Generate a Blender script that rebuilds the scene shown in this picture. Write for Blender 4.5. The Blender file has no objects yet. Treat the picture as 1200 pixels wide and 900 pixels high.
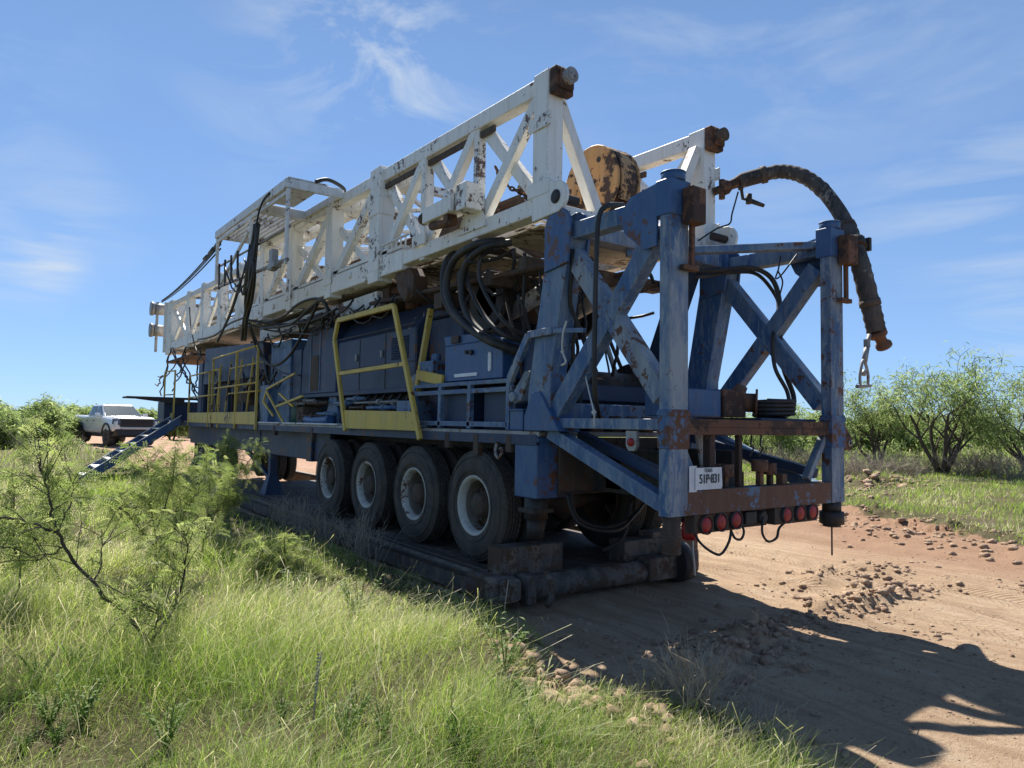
import bpy, math, random
import numpy as np
from mathutils import Vector, Matrix
R = math.radians
random.seed(7)
rng = np.random.default_rng(11)
scene = bpy.context.scene
COL = scene.collection

# ------------------------------------------------------------------ camera
FPX, CAMH = 832.0, 1.70
def _pd(u, v): return Vector(((u-600)/FPX, -(v-450)/FPX, -1.0))
_Y = _pd(8, 487).normalized()
_X = _pd(1755, 516); _X = (_X - _Y*_X.dot(_Y)).normalized()
_Z = _X.cross(_Y)
RW = Matrix((_X, _Y, _Z))                    # world = RW @ camera axes
CAM = Vector((0, 0, CAMH))
# survey helpers: where the sight line through a measured image point meets a known plane of the place
def atX(u, v, x): r = RW @ _pd(u, v); return CAM + r*(x/r.x)
def atY(u, v, y): r = RW @ _pd(u, v); return CAM + r*(y/r.y)
def atZ(u, v, z): r = RW @ _pd(u, v); return CAM + r*((z-CAMH)/r.z)

cd = bpy.data.cameras.new('camera'); cam = bpy.data.objects.new('camera', cd); COL.objects.link(cam)
cd.sensor_width = 36; cd.lens = 36*FPX/1200; cd.clip_start = .05; cd.clip_end = 6000
cam.matrix_world = Matrix.Translation(CAM) @ RW.to_4x4()
scene.camera = cam

# ------------------------------------------------------------------ light and sky
SUN = Vector((.25, .77, 1.0)).normalized()
w = bpy.data.worlds.new('World'); scene.world = w; w.use_nodes = True
nt = w.node_tree; nt.nodes.clear()
def nd(nt, t, **k):
    n = nt.nodes.new(t)
    for a, b in k.items():
        if a.startswith('i_'):
            key = a[2:]; key = int(key) if key.isdigit() else key.replace('_', ' ')
            n.inputs[key].default_value = b
        else: setattr(n, a, b)
    return n
def ramp(nt, stops, interp='LINEAR'):
    n = nt.nodes.new('ShaderNodeValToRGB'); e = n.color_ramp.elements; n.color_ramp.interpolation = interp
    while len(e) < len(stops): e.new(.5)
    for q, (p, c) in zip(e, stops):
        q.position = p; q.color = (c, c, c, 1) if not hasattr(c, '__len__') else (*c[:3], 1)
    return n
L = nt.links.new
sky = nd(nt, 'ShaderNodeTexSky', sky_type='NISHITA', sun_disc=False, sun_elevation=math.asin(SUN.z),
         sun_rotation=math.atan2(SUN.x, SUN.y), altitude=900, air_density=.75, dust_density=.05, ozone_density=3.5)
# the hazy-bright spring sky: softer gradient towards the horizon than a clear-air model gives
gm = nd(nt, 'ShaderNodeGamma', i_Gamma=.5); L(sky.outputs[0], gm.inputs[0])
tn = nd(nt, 'ShaderNodeMixRGB', blend_type='MULTIPLY', i_0=1.0); tn.inputs[2].default_value = (.92, 1.25, 1.70, 1); L(gm.outputs[0], tn.inputs[1])
# thin cirrus: fibrous noise gathered in a few loose banks
tc = nd(nt, 'ShaderNodeTexCoord')
mp = nd(nt, 'ShaderNodeMapping'); mp.inputs['Rotation'].default_value = (R(12), R(38), R(35)); mp.inputs['Scale'].default_value = (3.2, 3.2, 9.5)
L(tc.outputs['Generated'], mp.inputs[0])
n1 = nd(nt, 'ShaderNodeTexNoise', i_Scale=1.5, i_Detail=9.0, i_Roughness=.60, i_Distortion=.55); L(mp.outputs[0], n1.inputs['Vector'])
mp3 = nd(nt, 'ShaderNodeMapping'); mp3.inputs['Scale'].default_value = (2.5, 2.5, 16); L(tc.outputs['Generated'], mp3.inputs[0])
n3 = nd(nt, 'ShaderNodeTexNoise', i_Scale=1.3, i_Detail=7.0, i_Roughness=.55, i_Distortion=.4); L(mp3.outputs[0], n3.inputs['Vector'])
r1 = ramp(nt, [(.44, 0), (.72, 1)]); L(n1.outputs[0], r1.inputs[0]); r3 = ramp(nt, [(.47, 0), (.70, 1)]); L(n3.outputs[0], r3.inputs[0])
def bank(u, v, r, k, src):
    d_ = (RW @ _pd(u, v)).normalized()
    ds = nd(nt, 'ShaderNodeVectorMath', operation='DISTANCE'); ds.inputs[1].default_value = d_; L(tc.outputs['Generated'], ds.inputs[0])
    mr = nd(nt, 'ShaderNodeMapRange', interpolation_type='SMOOTHERSTEP', i_1=r, i_2=0.0, i_3=0.0, i_4=k); L(ds.outputs['Value'], mr.inputs[0])
    m_ = nd(nt, 'ShaderNodeMath', operation='MULTIPLY'); L(mr.outputs[0], m_.inputs[0]); L(src, m_.inputs[1]); return m_.outputs[0]
acc = None
for q in ((400, 15, .20, .95, r1), (470, 105, .17, .75, r1), (300, 140, .16, .2, r1), (1000, 30, .3, .28, r1), (10, 300, .10, .75, r3), (60, 318, .06, .7, r3), (1130, 235, .17, .48, r3), (1180, 382, .09, .5, r3), (100, 250, .12, .3, r3), (900, 300, .2, .25, r3), (700, -200, .5, .5, r1), (-300, 100, .4, .6, r1), (1700, 200, .5, .6, r3)):
    o_ = bank(q[0], q[1], q[2], q[3], q[4].outputs[0])
    if acc is None: acc = o_
    else: x_ = nd(nt, 'ShaderNodeMath', operation='ADD'); L(acc, x_.inputs[0]); L(o_, x_.inputs[1]); acc = x_.outputs[0]
mu2 = nd(nt, 'ShaderNodeMath', operation='MULTIPLY', i_1=.85, use_clamp=True); L(acc, mu2.inputs[0])
mixc = nd(nt, 'ShaderNodeMixRGB'); mixc.inputs[2].default_value = (3.4, 3.75, 4.1, 1)
spz = nd(nt, 'ShaderNodeSeparateXYZ'); L(tc.outputs['Generated'], spz.inputs[0])
zr = nd(nt, 'ShaderNodeMapRange', interpolation_type='SMOOTHSTEP', i_1=.40, i_2=.95, i_3=1.0, i_4=.50); L(spz.outputs['Z'], zr.inputs[0])
zm = nd(nt, 'ShaderNodeMixRGB', blend_type='MULTIPLY', i_0=1.0); L(tn.outputs[0], zm.inputs[1]); L(zr.outputs[0], zm.inputs[2])   # deeper blue overhead
L(mu2.outputs[0], mixc.inputs[0]); L(zm.outputs[0], mixc.inputs[1])
bg = nd(nt, 'ShaderNodeBackground', i_Strength=.106); out = nd(nt, 'ShaderNodeOutputWorld')
L(mixc.outputs[0], bg.inputs[0]); L(bg.outputs[0], out.inputs[0])
sd = bpy.data.lights.new('sun', 'SUN'); so = bpy.data.objects.new('sun', sd); COL.objects.link(so)
sd.energy = 4.9; sd.angle = R(.53); sd.color = (1, .95, .87)
so.rotation_euler = SUN.to_track_quat('Z', 'Y').to_euler(); so.location = (20, 40, 60)
vs = scene.view_settings; vs.view_transform = 'Standard'; vs.look = 'None'; vs.gamma = 1; vs.exposure = .98
scene.cycles.max_bounces = 8; scene.cycles.diffuse_bounces = 3; scene.cycles.glossy_bounces = 3
scene.cycles.transmission_bounces = 4; scene.cycles.transparent_max_bounces = 8
scene.cycles.use_denoising = True

# ------------------------------------------------------------------ materials
def newmat(name):
    m = bpy.data.materials.new(name); m.use_nodes = True; t = m.node_tree
    return m, t, t.nodes['Principled BSDF']
def painted(name, base, fade, rust=(.11, .045, .022), rust_amt=.5, fade_amt=.5, rough=.5, dirt=(.16, .11, .075), dirt_amt=.4, scale=1.0, metal=0.0, chips=(.55,.53,.5), chip_amt=0.0):
    """worn paint: faded patches, vertical run streaks, rust specks, dusty film, knocked edges"""
    m, t, b = newmat(name); l = t.links.new
    tc = nd(t, 'ShaderNodeTexCoord'); oi = nd(t, 'ShaderNodeObjectInfo')
    off = nd(t, 'ShaderNodeVectorMath', operation='ADD'); l(tc.outputs['Object'], off.inputs[0])
    rs = nd(t, 'ShaderNodeVectorMath', operation='SCALE', i_Scale=9.0); 
    cv = nd(t, 'ShaderNodeCombineXYZ'); l(oi.outputs['Random'], cv.inputs[0]); l(oi.outputs['Random'], cv.inputs[1])
    l(cv.outputs[0], rs.inputs[0]); l(rs.outputs[0], off.inputs[1])
    def noise(sc, det, ro=.6, mul=(1, 1, 1), dist=0):
        mm = nd(t, 'ShaderNodeMapping'); mm.inputs['Scale'].default_value = mul; l(off.outputs[0], mm.inputs[0])
        n = nd(t, 'ShaderNodeTexNoise', i_Scale=sc*scale, i_Detail=det, i_Roughness=ro, i_Distortion=dist); l(mm.outputs[0], n.inputs['Vector']); return n
    def mix(fac, a, c):
        x = nd(t, 'ShaderNodeMixRGB'); l(fac, x.inputs[0])
        if isinstance(a, tuple): x.inputs[1].default_value = (*a, 1)
        else: l(a, x.inputs[1])
        x.inputs[2].default_value = (*c, 1); return x.outputs[0]
    def mulv(a, k):
        x = nd(t, 'ShaderNodeMath', operation='MULTIPLY', i_1=k); l(a, x.inputs[0]); return x.outputs[0]
    f1 = noise(3.2, 8, .68, (1, 1, .35)); a1 = ramp(t, [(.42, 0), (.62, 1)]); l(f1.outputs[0], a1.inputs[0])
    c = mix(mulv(a1.outputs[0], fade_amt), base, fade)
    f1b = noise(17, 7, .74, (1, 1, .28), .5); a1b = ramp(t, [(.52, 0), (.58, 1)]); l(f1b.outputs[0], a1b.inputs[0])
    c = mix(mulv(a1b.outputs[0], fade_amt*.8), c, fade)
    f2 = noise(7, 5, .6, (1, 1, .09)); a2 = ramp(t, [(.48, 0), (.66, 1)]); l(f2.outputs[0], a2.inputs[0])
    c = mix(mulv(a2.outputs[0], dirt_amt), c, dirt)
    if chip_amt > 0:
        bv = nd(t, 'ShaderNodeBevel', samples=3, i_Radius=.02)
        ge = nd(t, 'ShaderNodeNewGeometry'); dt = nd(t, 'ShaderNodeVectorMath', operation='DOT_PRODUCT')
        l(bv.outputs[0], dt.inputs[0]); l(ge.outputs['Normal'], dt.inputs[1])
        ae = ramp(t, [(.80, 1), (.985, 0)]); l(dt.outputs['Value'], ae.inputs[0])
        fe = noise(22, 4, .7); af = ramp(t, [(.42, 0), (.52, 1)]); l(fe.outputs[0], af.inputs[0])
        me = nd(t, 'ShaderNodeMath', operation='MULTIPLY'); l(ae.outputs[0], me.inputs[0]); l(af.outputs[0], me.inputs[1])
        c = mix(mulv(me.outputs[0], chip_amt), c, chips)
    f3 = noise(9, 8, .72); f3b = noise(1.1, 3, .5)
    ad = nd(t, 'ShaderNodeMath', operation='ADD'); l(f3.outputs[0], ad.inputs[0]); l(mulv(f3b.outputs[0], .7), ad.inputs[1])
    lo = 1.10 - .22*rust_amt if rust_amt > 0 else 3
    if rust_amt > 0:
        a3 = ramp(t, [(min(.98, lo-.03), 0), (min(.995, lo-.002), .85), (min(.999, lo+.015), 1)]); l(ad.outputs[0], a3.inputs[0])
        c = mix(a3.outputs[0], c, rust)
    l(c, b.inputs['Base Color'])
    rr = nd(t, 'ShaderNodeMapRange', i_3=rough-.12, i_4=min(1, rough+.25)); l(f1.outputs[0], rr.inputs[0]); l(rr.outputs[0], b.inputs['Roughness'])
    b.inputs['Metallic'].default_value = metal
    bp = nd(t, 'ShaderNodeBump', i_Strength=.16, i_Distance=.01); l(ad.outputs[0], bp.inputs['Height']); l(bp.outputs[0], b.inputs['Normal'])
    return m
M = {}
M['blue'] = painted('worn_blue_paint', (.034, .100, .235), (.21, .275, .335), rust_amt=.34, fade_amt=.72, dirt=(.10, .11, .13), dirt_amt=.30, chip_amt=.75, chips=(.35, .38, .40))
M['bluefade'] = painted('faded_blue_paint', (.042, .112, .24), (.29, .325, .35), rust_amt=.42, fade_amt=.95, dirt=(.14, .14, .15), dirt_amt=.45, chip_amt=.9, chips=(.30, .25, .2))
M['blueclean'] = painted('blue_paint', (.026, .084, .215), (.10, .17, .27), rust_amt=.14, fade_amt=.4, dirt_amt=.15, rough=.42)
M['navy'] = painted('dark_blue_paint', (.018, .038, .085), (.040, .065, .115), rust_amt=.25, fade_amt=.4, dirt_amt=.25, rough=.5, dirt=(.025, .028, .035))
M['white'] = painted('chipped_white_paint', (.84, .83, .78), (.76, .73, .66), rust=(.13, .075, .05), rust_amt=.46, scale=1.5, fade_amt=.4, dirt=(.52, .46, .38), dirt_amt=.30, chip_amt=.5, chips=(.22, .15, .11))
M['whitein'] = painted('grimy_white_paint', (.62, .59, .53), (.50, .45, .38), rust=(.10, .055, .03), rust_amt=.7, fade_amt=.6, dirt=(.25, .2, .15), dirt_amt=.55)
M['yellow'] = painted('yellow_paint', (.62, .43, .055), (.56, .44, .16), rust_amt=.45, fade_amt=.5, dirt_amt=.3, chip_amt=.4, chips=(.2, .13, .07))
M['rust'] = painted('rusty_steel', (.115, .055, .032), (.19, .085, .045), rust=(.05, .028, .02), rust_amt=1.0, fade_amt=.7, dirt_amt=.3, rough=.8)
M['bumper'] = painted('rusted_blue_beam', (.125, .06, .035), (.17, .09, .06), rust=(.12, .19, .28), rust_amt=.62, fade_amt=.5, dirt_amt=.3, rough=.75, scale=1.7)
M['sleeve'] = painted('rust_eaten_blue_paint', (.045, .115, .25), (.17, .23, .30), rust=(.12, .055, .03), rust_amt=1.05, fade_amt=.7, dirt=(.15, .08, .05), dirt_amt=.6, rough=.7, scale=1.5)
M['dark'] = painted('greasy_dark_steel', (.022, .020, .019), (.045, .038, .033), rust=(.07, .035, .02), rust_amt=.6, fade_amt=.6, dirt=(.10, .075, .055), dirt_amt=.45, rough=.6)
M['brown'] = painted('muddy_brown_steel', (.055, .040, .032), (.10, .075, .055), rust=(.09, .045, .025), rust_amt=.8, fade_amt=.7, dirt=(.14, .10, .07), dirt_amt=.5, rough=.8)
M['skid'] = painted('mud_stained_steel', (.065, .060, .057), (.16, .13, .11), rust=(.085, .05, .03), rust_amt=.9, fade_amt=.8, dirt=(.24, .18, .13), dirt_amt=.6, rough=.85)
M['galv'] = painted('grey_steel', (.34, .34, .33), (.22, .20, .18), rust_amt=.5, fade_amt=.6, dirt_amt=.4, rough=.5, metal=.3)
M['orange'] = painted('worn_orange_paint', (.56, .29, .10), (.50, .33, .18), rust=(.055, .028, .018), rust_amt=1.05, fade_amt=.6, dirt=(.12, .06, .03), dirt_amt=.3, rough=.6, scale=.8)
M['rim'] = painted('grey_white_wheel_paint', (.55, .53, .48), (.38, .34, .28), rust_amt=.25, fade_amt=.7, dirt=(.2, .15, .1), dirt_amt=.4)
M['black'] = painted('black_hose_rubber', (.014, .014, .014), (.045, .042, .038), rust_amt=0, fade_amt=.5, dirt=(.12, .095, .07), dirt_amt=.3, rough=.5)
M['cable'] = painted('cable_jacket', (.016, .016, .016), (.03, .03, .03), rust_amt=0, fade_amt=.3, dirt_amt=.1, rough=.5)
M['hosewrap'] = painted('rubber_rotary_hose', (.030, .027, .025), (.13, .11, .095), rust=(.24, .215, .18), rust_amt=.55, fade_amt=.6, dirt=(.14, .10, .08), dirt_amt=.4, rough=.8, scale=1.6)
M['tyre'] = painted('dusty_tyre_rubber', (.044, .039, .035), (.105, .088, .070), rust_amt=0, fade_amt=.6, dirt=(.13, .10, .075), dirt_amt=.4, rough=.85)
M['barrel'] = painted('shade_toned_wheel_barrel', (.26, .235, .20), (.17, .14, .11), rust_amt=.3, fade_amt=.7, dirt=(.12, .09, .065), dirt_amt=.5)  # shade inside the wheel dish painted in as a darker base, dirt streaks over it
M['light'] = painted('light_grey_paint', (.70, .70, .68), (.55, .54, .50), rust_amt=.3, fade_amt=.4, dirt_amt=.2)
M['green'] = painted('green_drum_paint', (.012, .07, .045), (.02, .09, .06), rust_amt=.4, dirt_amt=.3)
M['bark'] = painted('dark_bark', (.048, .036, .027), (.11, .09, .07), rust_amt=0, fade_amt=.7, dirt_amt=.3, rough=.95, scale=3)
M['twig'] = painted('dry_twig', (.30, .25, .19), (.42, .37, .29), rust_amt=0, fade_amt=.7, dirt_amt=.3, rough=.95, scale=3)
def simple(name, col, rough=.5, metal=0, spec=None, trans=0):
    m, t, b = newmat(name); b.inputs['Base Color'].default_value = (*col, 1); b.inputs['Roughness'].default_value = rough
    b.inputs['Metallic'].default_value = metal
    n = nd(t, 'ShaderNodeTexNoise', i_Scale=11, i_Detail=5); mx = nd(t, 'ShaderNodeMixRGB', blend_type='MULTIPLY', i_0=.5)
    tcx = nd(t, 'ShaderNodeTexCoord'); t.links.new(tcx.outputs['Object'], n.inputs['Vector'])
    r_ = ramp(t, [(.3, .6), (.65, 1)]); t.links.new(n.outputs[0], r_.inputs[0]); t.links.new(r_.outputs[0], mx.inputs[2])
    mx.inputs[1].default_value = (*col, 1); t.links.new(mx.outputs[0], b.inputs['Base Color'])
    return m
M['redlens'] = simple('red_lens', (.36, .012, .014), .45)
M['platewhite'] = simple('plate_white', (.72, .74, .76), .35)
M['ink'] = simple('plate_ink', (.012, .014, .02), .5)
M['carpaint'] = simple('silver_car_paint', (.72, .73, .74), .22, .25)
M['carblack'] = simple('black_plastic', (.016, .016, .017), .5)
M['glass'] = simple('tinted_glass', (.09, .115, .13), .07)
M['headlamp'] = simple('headlamp_lens', (.10, .11, .12), .12, .3)
M['rope'] = simple('pale_rope', (.62, .60, .54), .9)

def leafmat(name, stops, trans=.45, attr='tint', rough=.55):
    m, t, b = newmat(name); l = t.links.new
    at = nd(t, 'ShaderNodeAttribute', attribute_name=attr); rp = ramp(t, stops); l(at.outputs['Fac'], rp.inputs[0])
    l(rp.outputs[0], b.inputs['Base Color']); b.inputs['Roughness'].default_value = rough
    b.inputs['Specular IOR Level'].default_value = .35
    tr = nd(t, 'ShaderNodeBsdfTranslucent'); hs = nd(t, 'ShaderNodeHueSaturation', i_Saturation=1.1, i_Value=1.25)
    l(rp.outputs[0], hs.inputs['Color']); l(hs.outputs[0], tr.inputs[0])
    mx = nd(t, 'ShaderNodeMixShader', i_0=trans); l(b.outputs[0], mx.inputs[1]); l(tr.outputs[0], mx.inputs[2])
    l(mx.outputs[0], t.nodes['Material Output'].inputs[0]); return m
M['grass'] = leafmat('meadow_grass', [(0, (.085, .160, .030)), (.28, (.23, .335, .068)), (.52, (.42, .48, .14)), (.78, (.46, .44, .22)), (1, (.68, .62, .46))], .52)
M['mesq'] = leafmat('mesquite_leaf', [(0, (.095, .150, .045)), (.5, (.24, .31, .115)), (1, (.42, .46, .23))], .62)
M['sapling'] = leafmat('young_mesquite_leaf', [(0, (.11, .165, .05)), (.5, (.23, .29, .095)), (1, (.40, .43, .19))], .58)
M['weed'] = leafmat('weed_leaf', [(0, (.11, .20, .05)), (1, (.27, .36, .11))], .55)
M['dry'] = leafmat('dry_brush', [(0, (.12, .095, .07)), (.6, (.23, .19, .14)), (1, (.36, .31, .23))], .15, rough=.9)

# ------------------------------------------------------------------ mesh helpers
def V(*a): return Vector(a)
class MB:
    def __init__(s): s.v = []; s.f = []; s.sm = []
    def add(s, vs, fs, smooth=False):
        b = len(s.v); s.v += [tuple(p) for p in vs]
        for f in fs: s.f.append(tuple(i+b for i in f)); s.sm.append(smooth)
        return s
    def hexa(s, p): # 8 points: bottom ring 0-3, top ring 4-7
        return s.add(p, [(3,2,1,0),(4,5,6,7),(0,1,5,4),(1,2,6,5),(2,3,7,6),(3,0,4,7)])
    def box(s, a, b):
        x0,y0,z0 = (min(a[i],b[i]) for i in range(3)); x1,y1,z1 = (max(a[i],b[i]) for i in range(3))
        return s.hexa([(x0,y0,z0),(x1,y0,z0),(x1,y1,z0),(x0,y1,z0),(x0,y0,z1),(x1,y0,z1),(x1,y1,z1),(x0,y1,z1)])
    def beam(s, p, q, w, h, side=(1,0,0)):
        """bar from p to q: width w along 'side', height h across"""
        p = Vector(p); q = Vector(q); d = (q-p).normalized(); sd_ = Vector(side); sd_ = (sd_ - d*sd_.dot(d))
        if sd_.length < 1e-4: sd_ = d.orthogonal()
        sd_ = sd_.normalized(); u = d.cross(sd_)
        a = sd_*w/2; b = u*h/2
        return s.hexa([p-a-b, p+a-b, p+a+b, p-a+b, q-a-b, q+a-b, q+a+b, q-a+b])
    def prism(s, poly, vec):
        n = len(poly); vec = Vector(vec); P = [Vector(p) for p in poly]
        vs = P + [p+vec for p in P]
        fs = [tuple(range(n))[::-1], tuple(range(n, 2*n))] + [(i, (i+1)%n, n+(i+1)%n, n+i) for i in range(n)]
        return s.add(vs, fs)
    def tube(s, pts, r, n=8, caps=True):
        P = [Vector(p) for p in pts]; m = len(P); rs = r if hasattr(r, '__len__') else [r]*m
        t0 = (P[1]-P[0]).normalized(); nrm = t0.orthogonal().normalized(); vs = []
        for i in range(m):
            t = (P[min(i+1,m-1)]-P[max(i-1,0)]); t = t.normalized() if t.length > 1e-9 else t0
            nrm = nrm - t*nrm.dot(t)
            nrm = nrm.normalized() if nrm.length > 1e-6 else t.orthogonal().normalized()
            bn = t.cross(nrm)
            for k in range(n):
                a = 2*math.pi*k/n; vs.append(P[i] + (nrm*math.cos(a)+bn*math.sin(a))*rs[i])
        fs = [(i*n+k, i*n+(k+1)%n, (i+1)*n+(k+1)%n, (i+1)*n+k) for i in range(m-1) for k in range(n)]
        s.add(vs, fs, n > 4)
        if caps and n > 3:
            b = len(s.v)-m*n
            s.f.append(tuple(range(b+n-1, b-1, -1))); s.sm.append(False)
            s.f.append(tuple(range(b+(m-1)*n, b+m*n))); s.sm.append(False)
        return s
    def cyl(s, p, q, r, r2=None, n=18): return s.tube([p, q], [r, r if r2 is None else r2], n)
    def lathe(s, prof, o, ax, n=32, ref=None):
        """prof: list of (radius, distance along ax)"""
        o = Vector(o); ax = Vector(ax).normalized(); u = (Vector(ref) if ref else ax.orthogonal()).normalized(); v = ax.cross(u); m = len(prof)
        vs = [o + ax*a + (u*math.cos(2*math.pi*k/n)+v*math.sin(2*math.pi*k/n))*r for r, a in prof for k in range(n)]
        fs = [(i*n+k, i*n+(k+1)%n, (i+1)*n+(k+1)%n, (i+1)*n+k) for i in range(m-1) for k in range(n)]
        return s.add(vs, fs, True)
    def disc(s, o, ax, r, n=20):
        o = Vector(o); ax = Vector(ax).normalized(); u = ax.orthogonal().normalized(); v = ax.cross(u)
        return s.add([o+(u*math.cos(2*math.pi*k/n)+v*math.sin(2*math.pi*k/n))*r for k in range(n)], [tuple(range(n))])
    def build(s, name, mat, parent=None, bevel=0, local=False):
        org = Vector((0,0,0))
        if not local:
            p = parent
            while p is not None: org += p.location; p = p.parent
        me = bpy.data.meshes.new(name)
        me.from_pydata([(a-org.x, b-org.y, c-org.z) for a, b, c in s.v], [], s.f)
        me.polygons.foreach_set('use_smooth', s.sm); me.update()
        import bmesh
        bm = bmesh.new(); bm.from_mesh(me); bmesh.ops.recalc_face_normals(bm, faces=bm.faces); bm.to_mesh(me); bm.free()
        me.materials.append(M[mat] if isinstance(mat, str) else mat)
        o = bpy.data.objects.new(name, me); COL.objects.link(o); o.parent = parent
        if bevel:
            bv = o.modifiers.new('bevel', 'BEVEL'); bv.width = bevel; bv.segments = 1; bv.limit_method = 'ANGLE'; bv.angle_limit = R(40)
        return o
def spl(pts, k=8):
    """smooth curve through points"""
    P = [Vector(p) for p in pts]; P = [P[0]*2-P[1]] + P + [P[-1]*2-P[-2]]; o = []
    for i in range(1, len(P)-2):
        for j in range(k):
            t = j/k; a, b, c, d = P[i-1], P[i], P[i+1], P[i+2]
            o.append(.5*((2*b)+(c-a)*t+(2*a-5*b+4*c-d)*t*t+(3*b-a-3*c+d)*t**3))
    return o + [P[-2]]
def sag(p, q, d, k=12, j=0.0):
    p = Vector(p); q = Vector(q)
    return [p.lerp(q, i/k) + V(0, 0, -d*4*(i/k)*(1-i/k)) + (V(random.gauss(0,j), random.gauss(0,j), random.gauss(0,j)) if j and 0 < i < k else V(0,0,0)) for i in range(k+1)]
def empty(name, loc, label=None, cat=None, group=None):
    o = bpy.data.objects.new(name, None); COL.objects.link(o); o.location = loc; o.empty_display_size = .2
    if label: tag(o, label, cat, group)
    return o
def tag(o, label, cat, group=None):
    o['label'] = label; o['category'] = cat
    if group: o['group'] = group
    return o
def copy_tree(o, parent=None):
    c = o.copy(); COL.objects.link(c); c.parent = parent
    for ch in list(o.children): copy_tree(ch, c)
    return c
def one(name, mat, parent, bevel, *args, **k):
    m = MB(); m.beam(*args, **k); return m.build(name, mat, parent, bevel)
# ================================================================== THE RIG
XL, XR, XC = 4.06, 6.47, 5.265
def mx(x): return XL+XR-x
rig = empty('drilling_rig', (XC, 12, 0), 'long blue and white truck mounted drilling rig with a lattice mast laid over its deck', 'drilling rig')
# ---- chassis and deck
m = MB()
for x in (4.83, 5.70): m.beam((x, 4.3, 1.27), (x, 24.5, 1.27), .16, .42)
for y in (5.0, 7.1, 8.5, 9.9, 11.6, 13.5, 15.5, 17.5, 19.5, 21.5): m.beam((4.75, y, 1.25), (5.78, y, 1.25), .2, .3, (0,1,0))
chassis = m.build('chassis', 'dark', rig)
for y in (6.42, 7.79, 9.18, 10.6):
    a = MB(); a.tube([(4.4, y, .83), (4.9, y, .83), (5.1, y, .83), (5.265, y, .83), (5.45, y, .83), (5.65, y, .83), (6.13, y, .83)], [.09, .09, .12, .25, .12, .09, .09], 12); a.build('axle', 'dark', chassis)
for x in (4.83, 5.70):
    for y in (7.1, 9.9):
        a = MB(); a.prism([(x-.06, y-.75, .93), (x-.06, y-.6, 1.02), (x-.06, y, 1.16), (x-.06, y+.6, 1.02), (x-.06, y+.75, .93), (x-.06, y, 1.04)], (.12, 0, 0)); a.build('leaf_spring', 'dark', chassis)
# front frame box seen under the walkway
m = MB(); m.box((4.30, 12.2, 1.02), (6.2, 21.9, 1.5)); m.box((4.28, 15.0, .95), (4.42, 15.35, 1.52)); m.build('frame_box', 'navy', rig, .012)
m = MB(); m.box((4.26, 11.9, 1.0), (4.5, 12.15, 1.54)); m.box((4.32, 11.2, 1.02), (4.4, 11.9, 1.5)); m.build('frame_bracket', 'navy', rig, .01)
m = MB(); m.box((XL, 5.28, 1.585), (XR, 22.1, 1.635)); 
deck = m.build('deck', 'galv', rig, .006)
m = MB(); m.box((XL-.012, 5.3, 1.50), (XL+.03, 22.1, 1.60)); m.build('deck_edge', 'navy', deck, .004)
for i, y in enumerate((5.75, 6.35, 6.95, 11.3, 13.3)):
    m = MB(); m.box((XL-.02, y-.045, 1.42-.05*(i % 2)), (XL+.05, y+.045, 1.59)); m.build('bracket', 'brown', deck, .006)
for y0, y1 in ((8.0, 9.2), (10.2, 12.8), (13.0, 14.3)):
    m = MB(); m.box((XL-.03, y0, 1.637), (XL+.30, y1, 1.662)); m.build('walkway_plank', 'light', deck, .004)
# hooks hanging at the deck corner
m = MB(); m.tube(spl([(XL-.03, 5.92, 1.52), (XL-.05, 5.92, 1.42), (XL-.05, 5.86, 1.36), (XL-.05, 5.80, 1.42), (XL-.05, 5.83, 1.46)]), .018, 8); m.build('tow_hook', 'galv', rig)
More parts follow.
